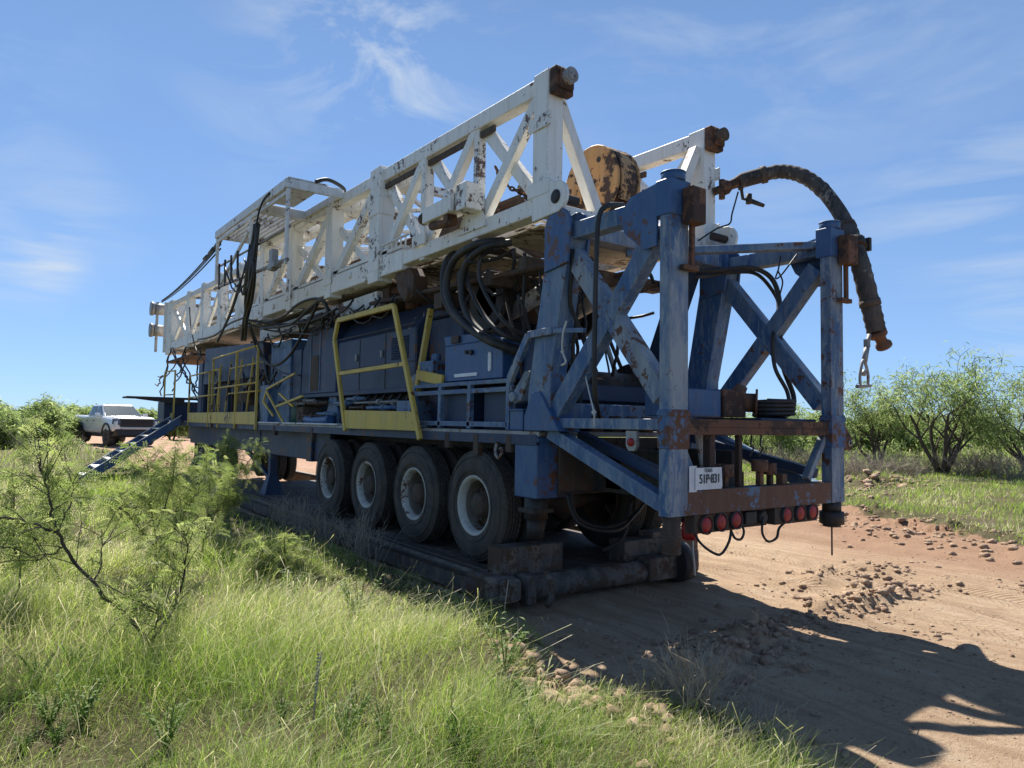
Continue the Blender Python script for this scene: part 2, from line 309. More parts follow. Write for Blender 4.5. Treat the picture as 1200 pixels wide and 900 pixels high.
# ---- dual wheels
def make_wheel(y, xo, sgn):
    """xo: outer face; sgn +1: the wheel runs inward towards +x"""
    s = sgn
    m = MB(); ax = (s, 0, 0)
    m.lathe([(0, .05), (.10, .05), (.125, .07), (.13, .16), (.20, .20), (.29, .235), (.30, .26), (.30, .30)], (0,0,0), ax, 32)
    for k in range(10):
        a = 2*math.pi*k/10; c = V(0, math.cos(a)*.165, math.sin(a)*.165)
        m.cyl(c+V(s*.15,0,0), c+V(s*.20,0,0), .018, None, 6)
    hub = m.build('wheel', 'brown', rig, local=True); hub.location = V(xo, y, .83)-rig.location
    prof_r = [(.262, .245), (.262, .09), (.275, .06), (.283, .03), (.305, .015), (.318, .012), (.322, .03), (.30, .05), (.29, .09), (.288, .26)]
    m = MB(); m.lathe([(.258, .246), (.258, .095), (.2605, .085)], (0,0,0), ax, 48); m.build('barrel', 'barrel', hub, local=True)
    m = MB(); m.lathe(prof_r, (0,0,0), ax, 48)
    r1_ = m.build('rim', 'rim', hub, local=True)
    m = MB(); m.lathe([(a, .62-b) for a, b in prof_r], (0,0,0), ax, 40); m.build('rim', 'brown', hub, local=True)
    def tyre(x0, x1, deep):
        m = MB(); W = x1-x0; N = 72
        prof = [(.315, .03), (.33, .012), (.40, 0.0), (.47, .004), (.52, .02), (.553, .035), (.570, .05)]
        pr = [(r, x0+d) for r, d in prof] + [(r, x1-d) for r, d in reversed(prof)]
        m.lathe(pr, (0,0,0), ax, N)
        # raised side rings and tread ribs broken into lugs
        m.lathe([(.365, x0-.001), (.37, x0-.006), (.376, x0-.006), (.38, x0-.0005)], (0,0,0), ax, N)
        m.lathe([(.505, x0+.012), (.508, x0+.005), (.515, x0+.006), (.52, x0+.018)], (0,0,0), ax, N)
        ribs = 5; gw = .012; rw = (W-.09-gw*(ribs-1))/ribs
        for j in range(ribs):
            xa = x0+.045+j*(rw+gw); xb = xa+rw; nl = 60 if deep else 44
            for k in range(nl):
                a0 = 2*math.pi*(k+.3*(j % 2))/nl; a1 = a0+2*math.pi/nl*(.80 if deep else .93); sk = .03
                P = []
                for r_ in (.566, .584):
                    for x_, a_ in ((xa, a0), (xb, a0+sk), (xb, a1+sk), (xa, a1)):
                        P.append((s*x_, math.cos(a_)*r_, math.sin(a_)*r_))
                m.hexa(P)
        return m.build('tyre', 'tyre', hub, local=True)
    tyre(0, .275, True); tyre(.335, .61, False)
    return hub
w0 = make_wheel(6.42, XL, 1)
for y in (7.79, 9.18, 10.6):
    c = copy_tree(w0, rig); c.location = V(XL, y, .83)-rig.location; c.rotation_euler = (random.uniform(0, 6), 0, 0)
wr = make_wheel(6.42, XR, -1)
for y in (7.79, 9.18, 10.6):
    c = copy_tree(wr, rig); c.location = V(XR, y, .83)-rig.location; c.rotation_euler = (random.uniform(0, 6), 0, 0)

# ---- rear head frame (blue): two sides of posts, legs and crossed braces
def side_frame(xc, sg, mats):
    """xc centre plane, sg +1 = outward is -x (left side)"""
    o = -sg
    post = MB(); post.box((xc-.105, 3.67, 1.02), (xc+.105, 3.775, 3.60))
    p = post.build('post', mats[0], rig, .003)
    c = MB(); c.box((xc-.115, 3.655, 3.33), (xc+.115, 3.815, 3.61)); c.cyl((xc, 3.735, 3.61), (xc, 3.735, 3.675), .095, None, 20); c.cyl((xc, 3.735, 3.675), (xc, 3.735, 3.685), .10, None, 20); c.build('post_cap', 'blueclean', p, .006)
    g = MB(); g.prism([(xc+o*.105, 3.81, 3.60), (xc+o*.105, 3.81, 3.10), (xc+o*.105, 3.95, 3.10), (xc+o*.105, 4.16, 3.27), (xc+o*.105, 4.24, 3.43), (xc+o*.105, 4.10, 3.56)], (-o*.02, 0, 0)); g.build('gusset', 'blueclean', rig)
    for dy, z0, z1 in ((0, 1.53, 1.83),):
        s_ = MB(); s_.box((xc-.115, 3.660, z0), (xc+.115, 3.785, z1)); s_.box((xc-.121, 3.654, z1-.05), (xc+.121, 3.79, z1-.02)); s_.build('post_sleeve', 'sleeve', p, .004)
    k = MB(); k.box((xc+sg*.005, 3.54, 3.26) , (xc+.16, 3.652, 3.54)); k.build('stop_block', 'rust', rig, .008)
    b = MB(); b.box((xc+.085, 3.62, 2.93), (xc+.125, 3.655, 3.27)); b.box((xc-.02, 3.60, 2.90), (xc+.15, 3.655, 2.94)); b.build('rod_bracket', 'rust', rig, .004)
    # top beam back to the mast leg
    one('top_beam', mats[1], rig, .006, (xc, 3.80, 3.44), (xc, 5.0, 3.46), .14, .15)
    # the heavy leg with its rounded head
    lg = MB(); pl = [(5.13, 1.66), (5.47, 1.66), (5.46, 2.0), (5.19, 3.4), (4.86, 3.4), (5.12, 2.2)]
    lg.prism([(xc-.10, y, z) for y, z in pl], (.20, 0, 0)); leg = lg.build('leg', mats[1], rig, .006)
    hd = MB()
    cc = V(0, 5.02, 3.50); pr = [V(0, 5.21, 3.12), V(0, 4.87, 3.16)] + [cc + V(0, math.cos(a), math.sin(a))*.19 for a in [R(190-i*20) for i in range(11)]]
    hd.prism([(xc-.125, q.y, q.z) for q in pr], (.03, 0, 0)); hd.prism([(xc+.095, q.y, q.z) for q in pr], (.03, 0, 0)); hd.build('leg_head', 'blueclean', rig, .004)
    ft = MB(); ft.prism([(xc-.13, y, z) for y, z in ((4.95, 1.64), (5.48, 1.64), (5.48, 1.78), (5.36, 2.0), (5.24, 2.0))], (.26, 0, 0)); ft.build('leg_foot', 'blueclean', rig, .006)
    # crossed braces
    one('brace', mats[2], rig, .005, (xc+.01, 4.92, 3.25), (xc+.01, 3.82, 1.93), .13, .17)
    one('brace', mats[1], rig, .005, (xc, 3.86, 3.26), (xc, 4.40, 2.63), .125, .165)
    one('brace', mats[1], rig, .005, (xc, 4.44, 2.59), (xc, 5.14, 1.80), .125, .165)
    one('sill_beam', mats[2], rig, .005, (xc, 3.81, 1.715), (xc, 5.12, 1.715), .12, .09)
    one('lower_brace', mats[1], rig, .005, (xc, 5.2, 1.63), (xc, 3.80, 1.10), .12, .12)
    one('lower_brace', 'navy', rig, .005, (xc-o*.35, 5.2, 1.60), (xc-o*.12, 3.82, 1.28), .09, .09)
    return p
side_frame(4.165, 1, ('bluefade', 'blue', 'bluefade'))
side_frame(6.365, -1, ('bluefade', 'blue', 'blue'))
# parallel inner legs behind (raising struts)
for x in (4.42, 6.11): one('inner_leg', 'navy', rig, .006, (x, 6.05, 1.64), (x, 5.25, 3.45), .14, .26)
one('cross_beam', 'bluefade', rig, .006, (4.27, 5.0, 3.50), (6.26, 5.0, 3.50), .20, .14, (0, 1, 0))
one('plan_brace', 'blue', rig, .005, (6.30, 3.86, 3.47), (4.9, 5.0, 3.40), .07, .10, (0, 0, 1))
one('cross_beam', 'blue', rig, .006, (4.3, 5.35, 1.80), (6.2, 5.35, 1.80), .2, .22, (0, 1, 0))
# rear rails and bumper
m = MB(); m.box((4.275, 3.69, 1.70), (6.255, 3.80, 1.765)); m.box((4.275, 3.69, 1.64), (6.255, 3.70, 1.70)); m.build('rear_rail', 'rust', rig, .004)
m = MB(); m.box((4.275, 3.675, 1.02), (6.255, 3.685, 1.21)); m.box((4.275, 3.685, 1.02), (6.255, 3.81, 1.03)); m.box((4.275, 3.685, 1.20), (6.255, 3.81, 1.21)); m.box((4.275, 3.80, 1.03), (6.255, 3.81, 1.2)); m.build('bumper', 'bumper', rig, .004)
for x0, wd, z1, th in ((4.62, .07, 1.69, 0), (4.98, .045, 1.69, .0), (4.80, .05, 1.40, .075), (5.27, .05, 1.43, .07), (5.41, .045, 1.40, .06), (5.60, .07, 1.30, 0)):
    m = MB(); m.box((x0-wd/2, 3.72, 1.21), (x0+wd/2, 3.72+wd, z1))
    if th: m.cyl((x0, 3.745, z1-.10), (x0, 3.745, z1), th, None, 10)
    m.build('stanchion', 'rust', rig, .003)
m = MB(); m.box((4.70, 3.85, 1.20), (5.2, 4.1, 1.32)); m.build('cross_plate', 'dark', rig, .004)
one('knee_brace', 'bluefade', rig, .004, (6.26, 3.76, 1.62), (5.98, 3.76, 1.24), .07, .06, (0, 1, 0))
one('knee_brace', 'blue', rig, .004, (4.28, 3.80, 1.62), (4.50, 3.80, 1.24), .07, .06, (0, 1, 0))
m = MB(); m.prism([(4.60, 3.88, 1.70), (4.72, 3.88, 1.24), (4.86, 3.88, 1.24), (4.86, 3.88, 1.5), (4.74, 3.88, 1.70)], (0, .02, 0)); m.build('web_plate', 'galv', rig)
# flange plate with an eye, right post
m = MB(); P = [(6.478, 3.73, 1.86), (6.72, 3.73, 1.62), (6.735, 3.73, 1.56), (6.70, 3.73, 1.50), (6.478, 3.73, 1.50)]
m.prism(P, (0, .03, 0)); fl = m.build('eye_plate', 'rust', rig, .003)
m = MB(); m.lathe([(.018, 0), (.034, 0), (.034, .012), (.018, .012), (.018, 0)], (6.67, 3.717, 1.57), (0, 1, 0), 16); m.build('eye_ring', 'galv', fl)
# screw jacks below the posts
m = MB(); m.cyl((4.165, 3.74, .73), (4.165, 3.74, 1.02), .068, None, 20)
for i in range(14): m.lathe([(.064, 0), (.078, .009), (.064, .018)], (4.165, 3.74, .735+i*.020), (0, 0, 1), 20)
m.build('screw_jack', 'brown', rig)
m = MB(); m.cyl((6.365, 3.74, .93), (6.365, 3.74, 1.02), .085, None, 18); m.cyl((6.365, 3.74, .82), (6.365, 3.74, .93), .11, None, 18); m.cyl((6.365, 3.74, .79), (6.365, 3.74, .82), .08, None, 18); m.tube([(6.365, 3.74, .79), (6.365, 3.74, .52)], .008, 6); m.build('screw_jack', 'dark', rig)
# licence plate
m = MB(); pc = V(4.50, 3.652, 1.30); m.prism([pc+V(-.165, 0, -.085), pc+V(.155, .006, -.085), pc+V(.165, .006, -.06), pc+V(.155, .006, .085), pc+V(-.155, 0, .085), pc+V(-.165, 0, .07)], (0, .004, 0))
plate = m.build('license_plate', 'platewhite', rig)
m = MB(); m.box((4.275, 3.660, 1.20), (4.36, 3.666, 1.40)); m.build('reflector_plate', 'platewhite', rig)
def lettering(txt, size, loc, name, parent, mat='ink', sx=.8):
    cu = bpy.data.curves.new(name, 'FONT'); cu.body = txt; cu.size = size; cu.align_x = 'CENTER'; cu.align_y = 'CENTER'; cu.extrude = .0008; cu.offset = size*.012 if size > .05 else 0
    t_ = bpy.data.objects.new(name, cu); COL.objects.link(t_); bpy.context.view_layer.update()
    me = bpy.data.meshes.new_from_object(t_.evaluated_get(bpy.context.evaluated_depsgraph_get())); bpy.data.objects.remove(t_)
    o = bpy.data.objects.new(name, me); me.materials.clear(); me.materials.append(M[mat]); COL.objects.link(o); o.parent = parent
    o.rotation_euler = (R(90), 0, R(1)); o.scale = (sx, 1, 1); o.location = Vector(loc) - rig.location
    return o
lettering('51P·831', .100, (4.505, 3.650, 1.295), 'plate_lettering', plate, sx=.78)
lettering('TEXAS', .042, (4.485, 3.650, 1.362), 'plate_lettering', plate)
# tail lamps under the bumper
for x0, x1 in ((4.38, 4.96), (5.42, 6.06)):
    m = MB(); m.box((x0, 3.70, .87), (x1, 3.80, 1.018)); lb = m.build('lamp_box', 'brown', rig, .004)
for x, z in ((4.50, .935), (4.68, .945), (4.87, .95), (5.57, .95), (5.77, .952), (5.96, .955)):
    m = MB(); m.lathe([(.075, .0), (.075, -.03), (.066, -.032), (.062, -.02)], (x, 3.70, z), (0, 1, 0), 24); tl = m.build('taillight', 'dark', rig)
    m = MB(); m.lathe([(.063, -.016), (.055, -.026), (.03, -.032), (.001, -.034)], (x, 3.70, z), (0, 1, 0), 24); m.build('lens', 'redlens', tl)
m = MB(); m.box((4.98, 3.78, .86), (5.42, 4.0, 1.03)); m.box((5.05, 3.72, .9), (5.2, 3.9, 1.0)); m.cyl((5.3, 3.72, .94), (5.3, 3.9, .94), .055); m.build('drawbar_socket', 'dark', rig, .006)
for i, pts in enumerate([[(4.42, 3.74, .88), (4.45, 3.70, .80), (4.58, 3.70, .72), (4.70, 3.70, .69), (4.80, 3.70, .78), (4.86, 3.72, .89)], [(4.93, 3.72, .96), (4.99, 3.70, .86), (4.96, 3.70, .79), (4.88, 3.70, .80), (4.84, 3.71, .86)], [(5.28, 3.72, .95), (5.24, 3.70, .82), (5.32, 3.70, .74), (5.44, 3.70, .76), (5.48, 3.70, .84), (5.62, 3.72, .89)]]):
    m = MB(); m.tube(spl(pts), .011, 6); m.build('wiring', 'cable', rig)
m = MB(); m.lathe([(.0, -.08), (.06, -.075), (.07, -.04), (.07, .05), (.05, .09), (0, .10)], atY(808, 622, 4.25), (0, 0, 1), 20); m.build('air_can', 'redlens', rig)
# side marker lamp under the sill
m = MB(); m.prism([(4.09, y, z) for y, z in ((4.16, 1.66), (4.04, 1.66), (4.04, 1.54), (4.07, 1.50), (4.13, 1.50), (4.16, 1.54))], (.03, 0, 0)); mk = m.build('side_marker', 'galv', rig)
m = MB(); m.lathe([(.035, -.004), (.03, -.018), (.001, -.022)], (4.09, 4.10, 1.57), (1, 0, 0), 16); m.build('lens', 'redlens', mk)
# valance, jack column, hanging air lines
m = MB(); m.box((4.31, 5.27, 1.05), (5.95, 5.30, 1.58)); m.box((4.30, 5.24, 1.04), (6.0, 5.31, 1.052)); m.box((5.05, 5.255, 1.05), (5.08, 5.27, 1.58)); m.build('rear_valance', 'brown', rig, .004)
for x0 in (4.06, 6.21):
    m = MB(); m.box((x0, 5.30, 1.00), (x0+.26, 5.66, 1.58)); m.box((x0-.006, 5.29, 1.53), (x0+.266, 5.67, 1.583)); jk = m.build('jack', 'blueclean', rig, .01)
    m = MB(); m.cyl((x0+.12, 5.46, .80), (x0+.12, 5.46, 1.0), .115); m.cyl((x0+.12, 5.46, .62), (x0+.12, 5.46, .80), .085); m.box((x0+.0, 5.34, .86), (x0+.24, 5.58, .90)); m.build('jack_piston', 'dark', jk)
m = MB(); m.box((4.33, 5.31, 1.0), (4.52, 5.60, 1.5)); m.build('jack_gusset', 'navy', rig, .006)
for pts in ([(4.38, 5.2, 1.05), (4.45, 5.15, .82), (4.75, 5.1, .72), (5.1, 5.1, .80), (5.4, 5.2, .92)], [(4.34, 5.2, 1.05), (4.42, 5.1, .78), (4.8, 5.0, .70), (5.2, 5.1, .85)], [(5.2, 5.2, .95), (5.1, 5.2, .6), (4.9, 5.3, .45)], [(4.45, 5.2, 1.5), (4.6, 5.2, 1.34), (4.9, 5.2, 1.45), (5.0, 5.22, 1.5)]):
    m = MB(); m.tube(spl(pts), .018, 6); m.build('air_line', 'cable', rig)

# rear platform gear: mud box, flanged pipe
m = MB(); m.box((4.60, 3.95, 1.79), (5.02, 4.45, 2.02)); m.build('mount_box', 'blueclean', rig, .008)
m = MB(); m.box((5.03, 3.93, 1.79), (5.34, 4.3, 2.03)); m.build('mount_block', 'rust', rig, .008)
m = MB(); c = V(5.36, 4.05, 1.93); d = V(.55, -.75, -.04).normalized()
m.cyl(c-d*.05, c+d*.16, .085, None, 16); m.cyl(c+d*.16, c+d*.18, .125, None, 20); m.cyl(c+d*.02, c+d*.06, .12, None, 20); m.cyl(c+V(0,0,.05), c+V(.02,-.05,.15), .07, .05, 10)
m.build('flanged_pipe', 'rust', rig)
m = MB(); m.box((5.4, 3.82, 1.768), (6.25, 4.5, 1.79)); m.build('rear_plate', 'navy', rig, .004)
# small posts and drums below the head frame on the deck
m = MB(); m.box((4.5, 5.6, 1.64), (6.1, 7.2, 2.05)); m.box((4.4, 5.5, 1.95), (6.2, 5.7, 2.12)); m.build('winch_base', 'navy', rig, .01)
m = MB(); m.cyl((4.75, 5.9, 2.0), (5.9, 5.9, 2.0), .30, None, 24)
for x in (4.72, 5.86): m.cyl((x, 5.9, 2.0), (x+.06, 5.9, 2.0), .42, None, 28)
m.build('sand_drum', 'dark', rig)
for i in range(6): 
    m = MB(); x = 4.5+i*.22; m.cyl((x, 4.95, 1.64), (x, 4.95, 1.79), .06, None, 12); m.build('pipe_stub', 'rust', rig)
m = MB()
for i in range(22): m.box((4.42+i*.085, 7.3, 2.1), (4.45+i*.085, 7.33, 2.62))
for i in range(7): m.box((4.40, 7.28, 2.12+i*.085), (6.3, 7.30, 2.145+i*.085))
m.build('guard_mesh', 'dark', rig)
# ---- stuff on the deck
m = MB() # machine box, blue, beside the legs
x0 = 4.20
m.box((x0, 6.10, 2.18), (5.2, 7.30, 2.60)); m.prism([(x0, 6.10, 2.60), (x0, 7.30, 2.60), (x0, 7.34, 2.72), (x0, 6.62, 2.70)], (.8, 0, 0)); cb_ = m.build('control_box', 'blueclean', rig, .008)
m = MB(); m.box((x0-.012, 6.58, 2.225), (x0, 7.06, 2.262)); m.build('data_strip', 'platewhite', cb_)
m = MB(); m.prism([(x0-.012, 6.33+.03*math.cos(a), (2.29 if math.sin(a) < 0 else 2.44)+.03*math.sin(a)) for a in [R(i*30) for i in range(12)]], (.012, 0, 0)); m.build('level_gauge', 'platewhite', cb_)
m = MB(); m.box((x0-.03, 6.95, 2.62), (x0, 7.12, 2.70)); m.cyl((x0-.03, 6.8, 2.50), (x0, 6.8, 2.50), .022); m.cyl((x0-.03, 6.7, 2.49), (x0, 6.7, 2.49), .03); m.build('switch', 'dark', cb_)
m = MB(); m.box((4.14, 5.85, 2.03), (4.20, 8.0, 2.08)); m.box((4.14, 5.85, 2.12), (4.2, 8.0, 2.165))
for y in (5.9, 6.65, 7.3, 7.95): m.box((4.13, y-.03, 1.64), (4.19, y+.03, 2.12))
m.box((4.13, 5.9, 1.665), (4.19, 8.2, 1.72)); m.build('support_frame', 'blue', rig, .005)
m = MB(); m.box((4.24, 5.9, 1.64), (5.0, 6.5, 2.1)); m.box((4.24, 6.75, 1.64), (4.9, 7.5, 2.10)); m.build('valve_cabinet', 'navy', rig, .01)
m = MB(); m.box((4.11, 5.60, 1.64), (4.34, 5.82, 1.84)); m.box((4.09, 5.58, 1.83), (4.36, 5.84, 1.85)); m.build('pedestal', 'blueclean', rig, .006)
m = MB(); m.prism([(4.12, y, z) for y, z in ((5.66, 1.93), (5.76, 1.90), (5.84, 1.96), (5.60, 2.22), (5.50, 2.22))], (.12, 0, 0)); m.cyl((4.08, 5.76, 1.97), (4.28, 5.76, 1.97), .05); m.build('ratchet_link', 'bluefade', rig, .006)
one('strut', 'bluefade', rig, .004, (4.035, 5.72, 2.14), (4.035, 5.42, 2.55), .05, .08)
one('strut', 'bluefade', rig, .004, (4.037, 5.42, 2.55), (4.037, 5.05, 2.56), .05, .07)
one('strut', 'blue', rig, .004, (4.037, 5.04, 2.555), (4.037, 4.62, 2.52), .04, .04)
# engine hood with sloped shoulders
hx0, hx1, hy0, hy1 = 4.33, 5.75, 8.3, 12.15
pr = [(hx0, 2.14), (hx0, 2.95), (hx0+.30, 3.32), (hx1-.3, 3.32), (hx1, 2.95), (hx1, 2.14)]
m = MB(); m.prism([(x, hy0, z) for x, z in pr], (0, 3.0, 0)); hood = m.build('engine_hood', 'navy', rig, .02)
# gabled end casing towards the front
m = MB(); m.prism([(4.30, y, z) for y, z in ((10.98, 2.16), (12.62, 2.16), (12.58, 2.95), (12.15, 3.40), (11.62, 3.46), (11.32, 3.40), (10.98, 3.02))], (1.4, 0, 0)); cas = m.build('radiator_casing', 'navy', rig, .015)
m = MB(); m.box((4.285, 11.75, 2.22), (4.298, 12.12, 2.82)); m.build('casing_door', 'brown', cas, .004)
for i, z in enumerate((2.50, 3.00)):
    m = MB(); m.box((hx0-.006, 8.32, z), (hx0-.001, 10.96, z+.018)); m.build('panel_seam', 'dark', hood)
for y in (9.2, 10.1):
    m = MB(); m.box((hx0-.006, y, 2.16), (hx0-.001, y+.016, 2.94)); m.build('panel_seam', 'dark', hood)
    m = MB(); m.box((hx0-.03, y+.08, 2.62), (hx0-.001, y+.13, 2.72)); m.build('latch', 'galv', hood, .004)
m = MB()
for i in range(9): m.prism([(hx0-.002, 8.5, 2.56+i*.035), (hx0-.022, 8.5, 2.565+i*.035), (hx0-.002, 8.5, 2.585+i*.035)], (0, .5, 0))
m.build('louvre', 'navy', hood)
m = MB(); m.cyl((4.62, 9.0, 3.3), (4.62, 9.0, 3.42), .09, None, 16); m.tube(spl([(4.62, 9.0, 3.42), (4.6, 9.0, 3.52), (4.5, 9.1, 3.57), (4.4, 9.3, 3.55)]), .06, 10); m.build('exhaust_stack', 'rust', hood)
for y in (11.70, 12.15): 
    m = MB(); m.beam((4.292, y, 2.2), (4.292, y, 3.3), .012, .025); m.build('trim', 'blue', cas)
m = MB(); m.box((4.28, 8.3, 2.10), (5.8, 12.65, 2.16)); m.build('engine_skid', 'navy', rig, .006)
m = MB(); m.box((4.6, 8.4, 1.64), (5.6, 10.6, 2.1)); m.box((4.42, 10.9, 1.64), (4.7, 11.35, 2.1)); m.build('engine_block', 'dark', rig, .02)
m = MB(); m.prism([(4.36, 10.95, 1.64), (4.36, 11.55, 1.64), (4.36, 11.4, 2.1), (4.36, 11.1, 2.1)], (.1, 0, 0)); m.build('engine_mount', 'blue', rig, .006)
for i in range(9):
    m = MB(); y = 8.5+i*.26; m.tube(spl([(4.38, y, 2.1), (4.33, y+.05, 1.95), (4.40, y+.12, 1.8), (4.36, y+.1, 1.65)]), .025, 6); m.build('engine_hose', 'cable', rig)
rq = random.Random(31)
for i in range(16):
    y = rq.uniform(8.0, 12.4); z = rq.uniform(1.72, 2.05); L_ = rq.uniform(.4, 1.6); x = rq.uniform(4.18, 4.30)
    m = MB(); m.tube([(x, y, z), (x, y+L_, z), (x+.06, y+L_+.06, z-.02), (x+.3, y+L_+.08, z-.04)], rq.uniform(.014, .03), 7)
    m.cyl((x, y+L_*.4, z), (x, y+L_*.4+.07, z), .045, None, 8); m.build('pipe_run', rq.choice(('blue', 'dark', 'brown', 'galv')), rig)
for i in range(9):
    y = rq.uniform(13.0, 18.5); z = rq.uniform(1.9, 2.9); m = MB(); m.tube(spl([(4.2, y, z), (4.16, y+.3, z-.2), (4.2, y+.7, z+.1), (4.3, y+1.0, z+.3)]), rq.uniform(.015, .03), 7); m.build('engine_pipe', rq.choice(('cable', 'brown', 'galv')), rig)
for y, z, s in ((8.15, 1.64, .34), (12.2, 1.64, .30), (7.6, 2.16, .30)):
    m = MB(); m.box((4.2, y, z), (4.2+s, y+s*1.2, z+s)); m.cyl((4.2+s/2, y+s*.6, z+s), (4.2+s/2, y+s*.6, z+s+.10), .06, None, 14); m.cyl((4.18, y+s*.6, z+s*.5), (4.2, y+s*.6, z+s*.5), .07, None, 14); m.build('pump_unit', rq.choice(('blue', 'brown')), rig, .012)
m = MB(); m.tube(spl([(4.24, 11.0, 1.72), (4.22, 11.6, 1.70), (4.24, 12.1, 1.72)]), [.07]*len(spl([(0,0,0),(1,0,0),(2,0,0)])), 10); m.build('rolled_tarp', 'blueclean', rig)
# transmission / pump bulk behind the machine box, exhaust muffler
m = MB(); m.box((4.5, 7.4, 1.64), (6.2, 8.25, 3.05)); m.box((4.45, 7.5, 3.05), (5.6, 8.2, 3.15)); m.build('gear_case', 'navy', rig, .02)
m = MB(); m.cyl((4.35, 8.05, 2.30), (4.35, 8.25, 2.20), .09, .13, 16); m.build('air_horn', 'galv', rig)
# tall tanks and tool boxes further forward
m = MB(); m.box((4.26, 13.15, 1.64), (4.9, 14.35, 3.22)); tk = m.build('hydraulic_tank', 'blue', rig, .012)
m = MB(); m.box((4.3, 12.66, 1.64), (5.6, 13.1, 3.0)); m.build('oil_tank', 'navy', rig, .012)
m = MB(); m.cyl((4.45, 12.75, 1.64), (4.45, 12.75, 2.1), .26, None, 24); m.build('oil_drum', 'green', rig)
m = MB(); m.box((4.10, 13.95, 1.64), (4.3, 14.45, 2.38)); m.cyl((4.12, 14.3, 2.38), (4.12, 14.3, 2.46), .03); m.build('tool_box', 'blue', rig, .012)
m = MB(); m.box((4.3, 14.5, 1.64), (6.1, 17.4, 3.05)); m.build('power_pack', 'dark', rig, .03)
m = MB(); m.prism([(4.22, y, z) for y, z in ((14.6, 2.6), (20.2, 2.6), (20.0, 3.55), (14.8, 3.30))], (1.9, 0, 0)); m.build('canopy', 'navy', rig, .012)
for i in range(5):
    m = MB(); y = 14.8+i*1.3; m.box((4.2, y, 1.64), (4.27, y+.08, 2.62)); m.build('canopy_post', 'navy', rig, .005)
m = MB(); m.cyl((4.4, 15.6, 2.2), (4.4, 16.6, 2.2), .22, None, 20); m.cyl((4.35, 15.5, 2.75), (4.35, 16.4, 2.75), .12, None, 16); m.box((4.3, 17.0, 1.64), (4.5, 17.6, 2.3)); m.build('engine', 'brown', rig, .01)
m = MB(); m.box((4.5, 17.6, 1.64), (6.2, 21.0, 2.75)); m.build('front_housing', 'navy', rig, .02)
m = MB(); m.box((4.22, 20.3, 1.64), (4.4, 20.75, 3.2)); m.build('column', 'navy', rig, .01)
# front platform, drop shelf and stairs
m = MB(); m.box((3.55, 21.6, 1.60), (4.5, 23.2, 1.65)); m.build('landing', 'navy', rig, .006)
m = MB(); m.box((2.77, 22.9, 2.27), (4.95, 23.9, 2.32)); m.prism([(2.77, 22.9, 2.27), (4.3, 22.9, 2.27), (4.3, 22.9, 2.10)], (0, .03, 0)); m.build('folding_shelf', 'dark', rig, .005)
m = MB(); m.box((3.8, 23.2, 1.65), (5.2, 24.3, 2.2)); m.build('step_box', 'navy', rig, .01)
def stair():
    a = V(3.93, 0, 1.66); b = V(1.58, 0, .02)
    st = None
    for y in (21.3, 22.65):
        m = MB(); m.beam(a+V(0, y, 0), b+V(0, y, 0), .05, .22, (0, 1, 0)); s_ = m.build('stair_stringer', 'blueclean', rig, .006)
        st = st or s_
        m = MB(); m.beam(a+V(0, y, .125), b+V(0, y, .125), .055, .015, (0, 1, 0)); m.build('stringer_edge', 'light', s_)
    for i in range(8):
        p = a.lerp(b, (i+.45)/8); m = MB(); m.box((p.x-.12, 21.33, p.z+.035), (p.x+.12, 22.62, p.z+.065)); m.build('stair_tread', 'light', st, .003)
stair()
# yellow guard rails along the left walkway
def rail_panel(y0, y1, x, zt0, zt1, posts, toe=True, lean=0.0, mid=True):
    P = MB(); P.tube([(x, y0, zt0), (x, y1, zt1)], .022, 8); pr_ = P.build('guard_rail', 'yellow', rig)
    for f in posts:
        y = y0+(y1-y0)*f; zt = zt0+(zt1-zt0)*f; m = MB(); m.box((x-.022, y-.022, 1.5), (x+.022, y+.022, zt)); m.build('rail_post', 'yellow', pr_)
    if mid: m = MB(); m.tube([(x+.004, y0, 1.64+(zt0-1.64)*.52), (x+.004, y1, 1.64+(zt1-1.64)*.52)], .02, 8); m.build('mid_rail', 'yellow', pr_)
    if toe: m = MB(); m.box((x-.012, y0, 1.60), (x+.0, y1, 1.86)); m.build('toe_board', 'yellow', pr_, .003)
rail_panel(14.42, 18.2, 4.02, 3.18, 3.16, (0, .42, .99), True)
rail_panel(17.6, 21.0, 4.045, 2.88, 2.86, (.0, .30, .99), True)
rail_panel(22.7, 24.4, 3.98, 3.1, 3.15, (0.02, .98), True)
for i in range(4): one('rail_strut', 'yellow', rig, 0, (4.10, 15.0+i*.9, 3.0), (4.10, 15.5+i*.9, 1.65), .03, .03)
m = MB(); m.tube([(4.09, 14.35, 2.85), (4.09, 16.9, 2.85)], .018, 6); m.tube([(4.09, 14.35, 2.28), (4.09, 16.9, 2.28)], .018, 6); m.build('inner_rail', 'yellow', rig)
# the bent yellow guard hanging at the deck edge
q = dict(a=(3.99, 9.75, 1.56), b=(3.99, 7.48, 1.50), c=(3.965, 10.22, 2.92), d=(3.965, 10.10, 3.20), e=(3.965, 8.22, 3.18), f=(3.98, 7.86, 2.42), g=(3.98, 10.0, 2.40), h=(3.99, 9.80, 1.86), i=(3.99, 7.60, 1.86))
G = {k_: V(*v_) for k_, v_ in q.items()}
m = MB(); m.beam(G['a'], G['c'], .05, .07); m.beam(G['c'], G['d'], .05, .07); m.beam(G['d'], G['e'], .05, .07); m.beam(G['e'], G['b'], .05, .07); gg = m.build('folded_guard', 'yellow', rig, .006)
m = MB(); m.beam(G['g'], G['f'], .046, .055); m.build('mid_rail', 'yellow', gg, .004)
m = MB(); m.prism([(3.98, 9.76, 1.60), (3.98, 7.52, 1.60), (3.98, 7.58, 1.83), (3.98, 9.82, 1.86)], (.012, 0, 0)); m.build('toe_board', 'yellow', gg)
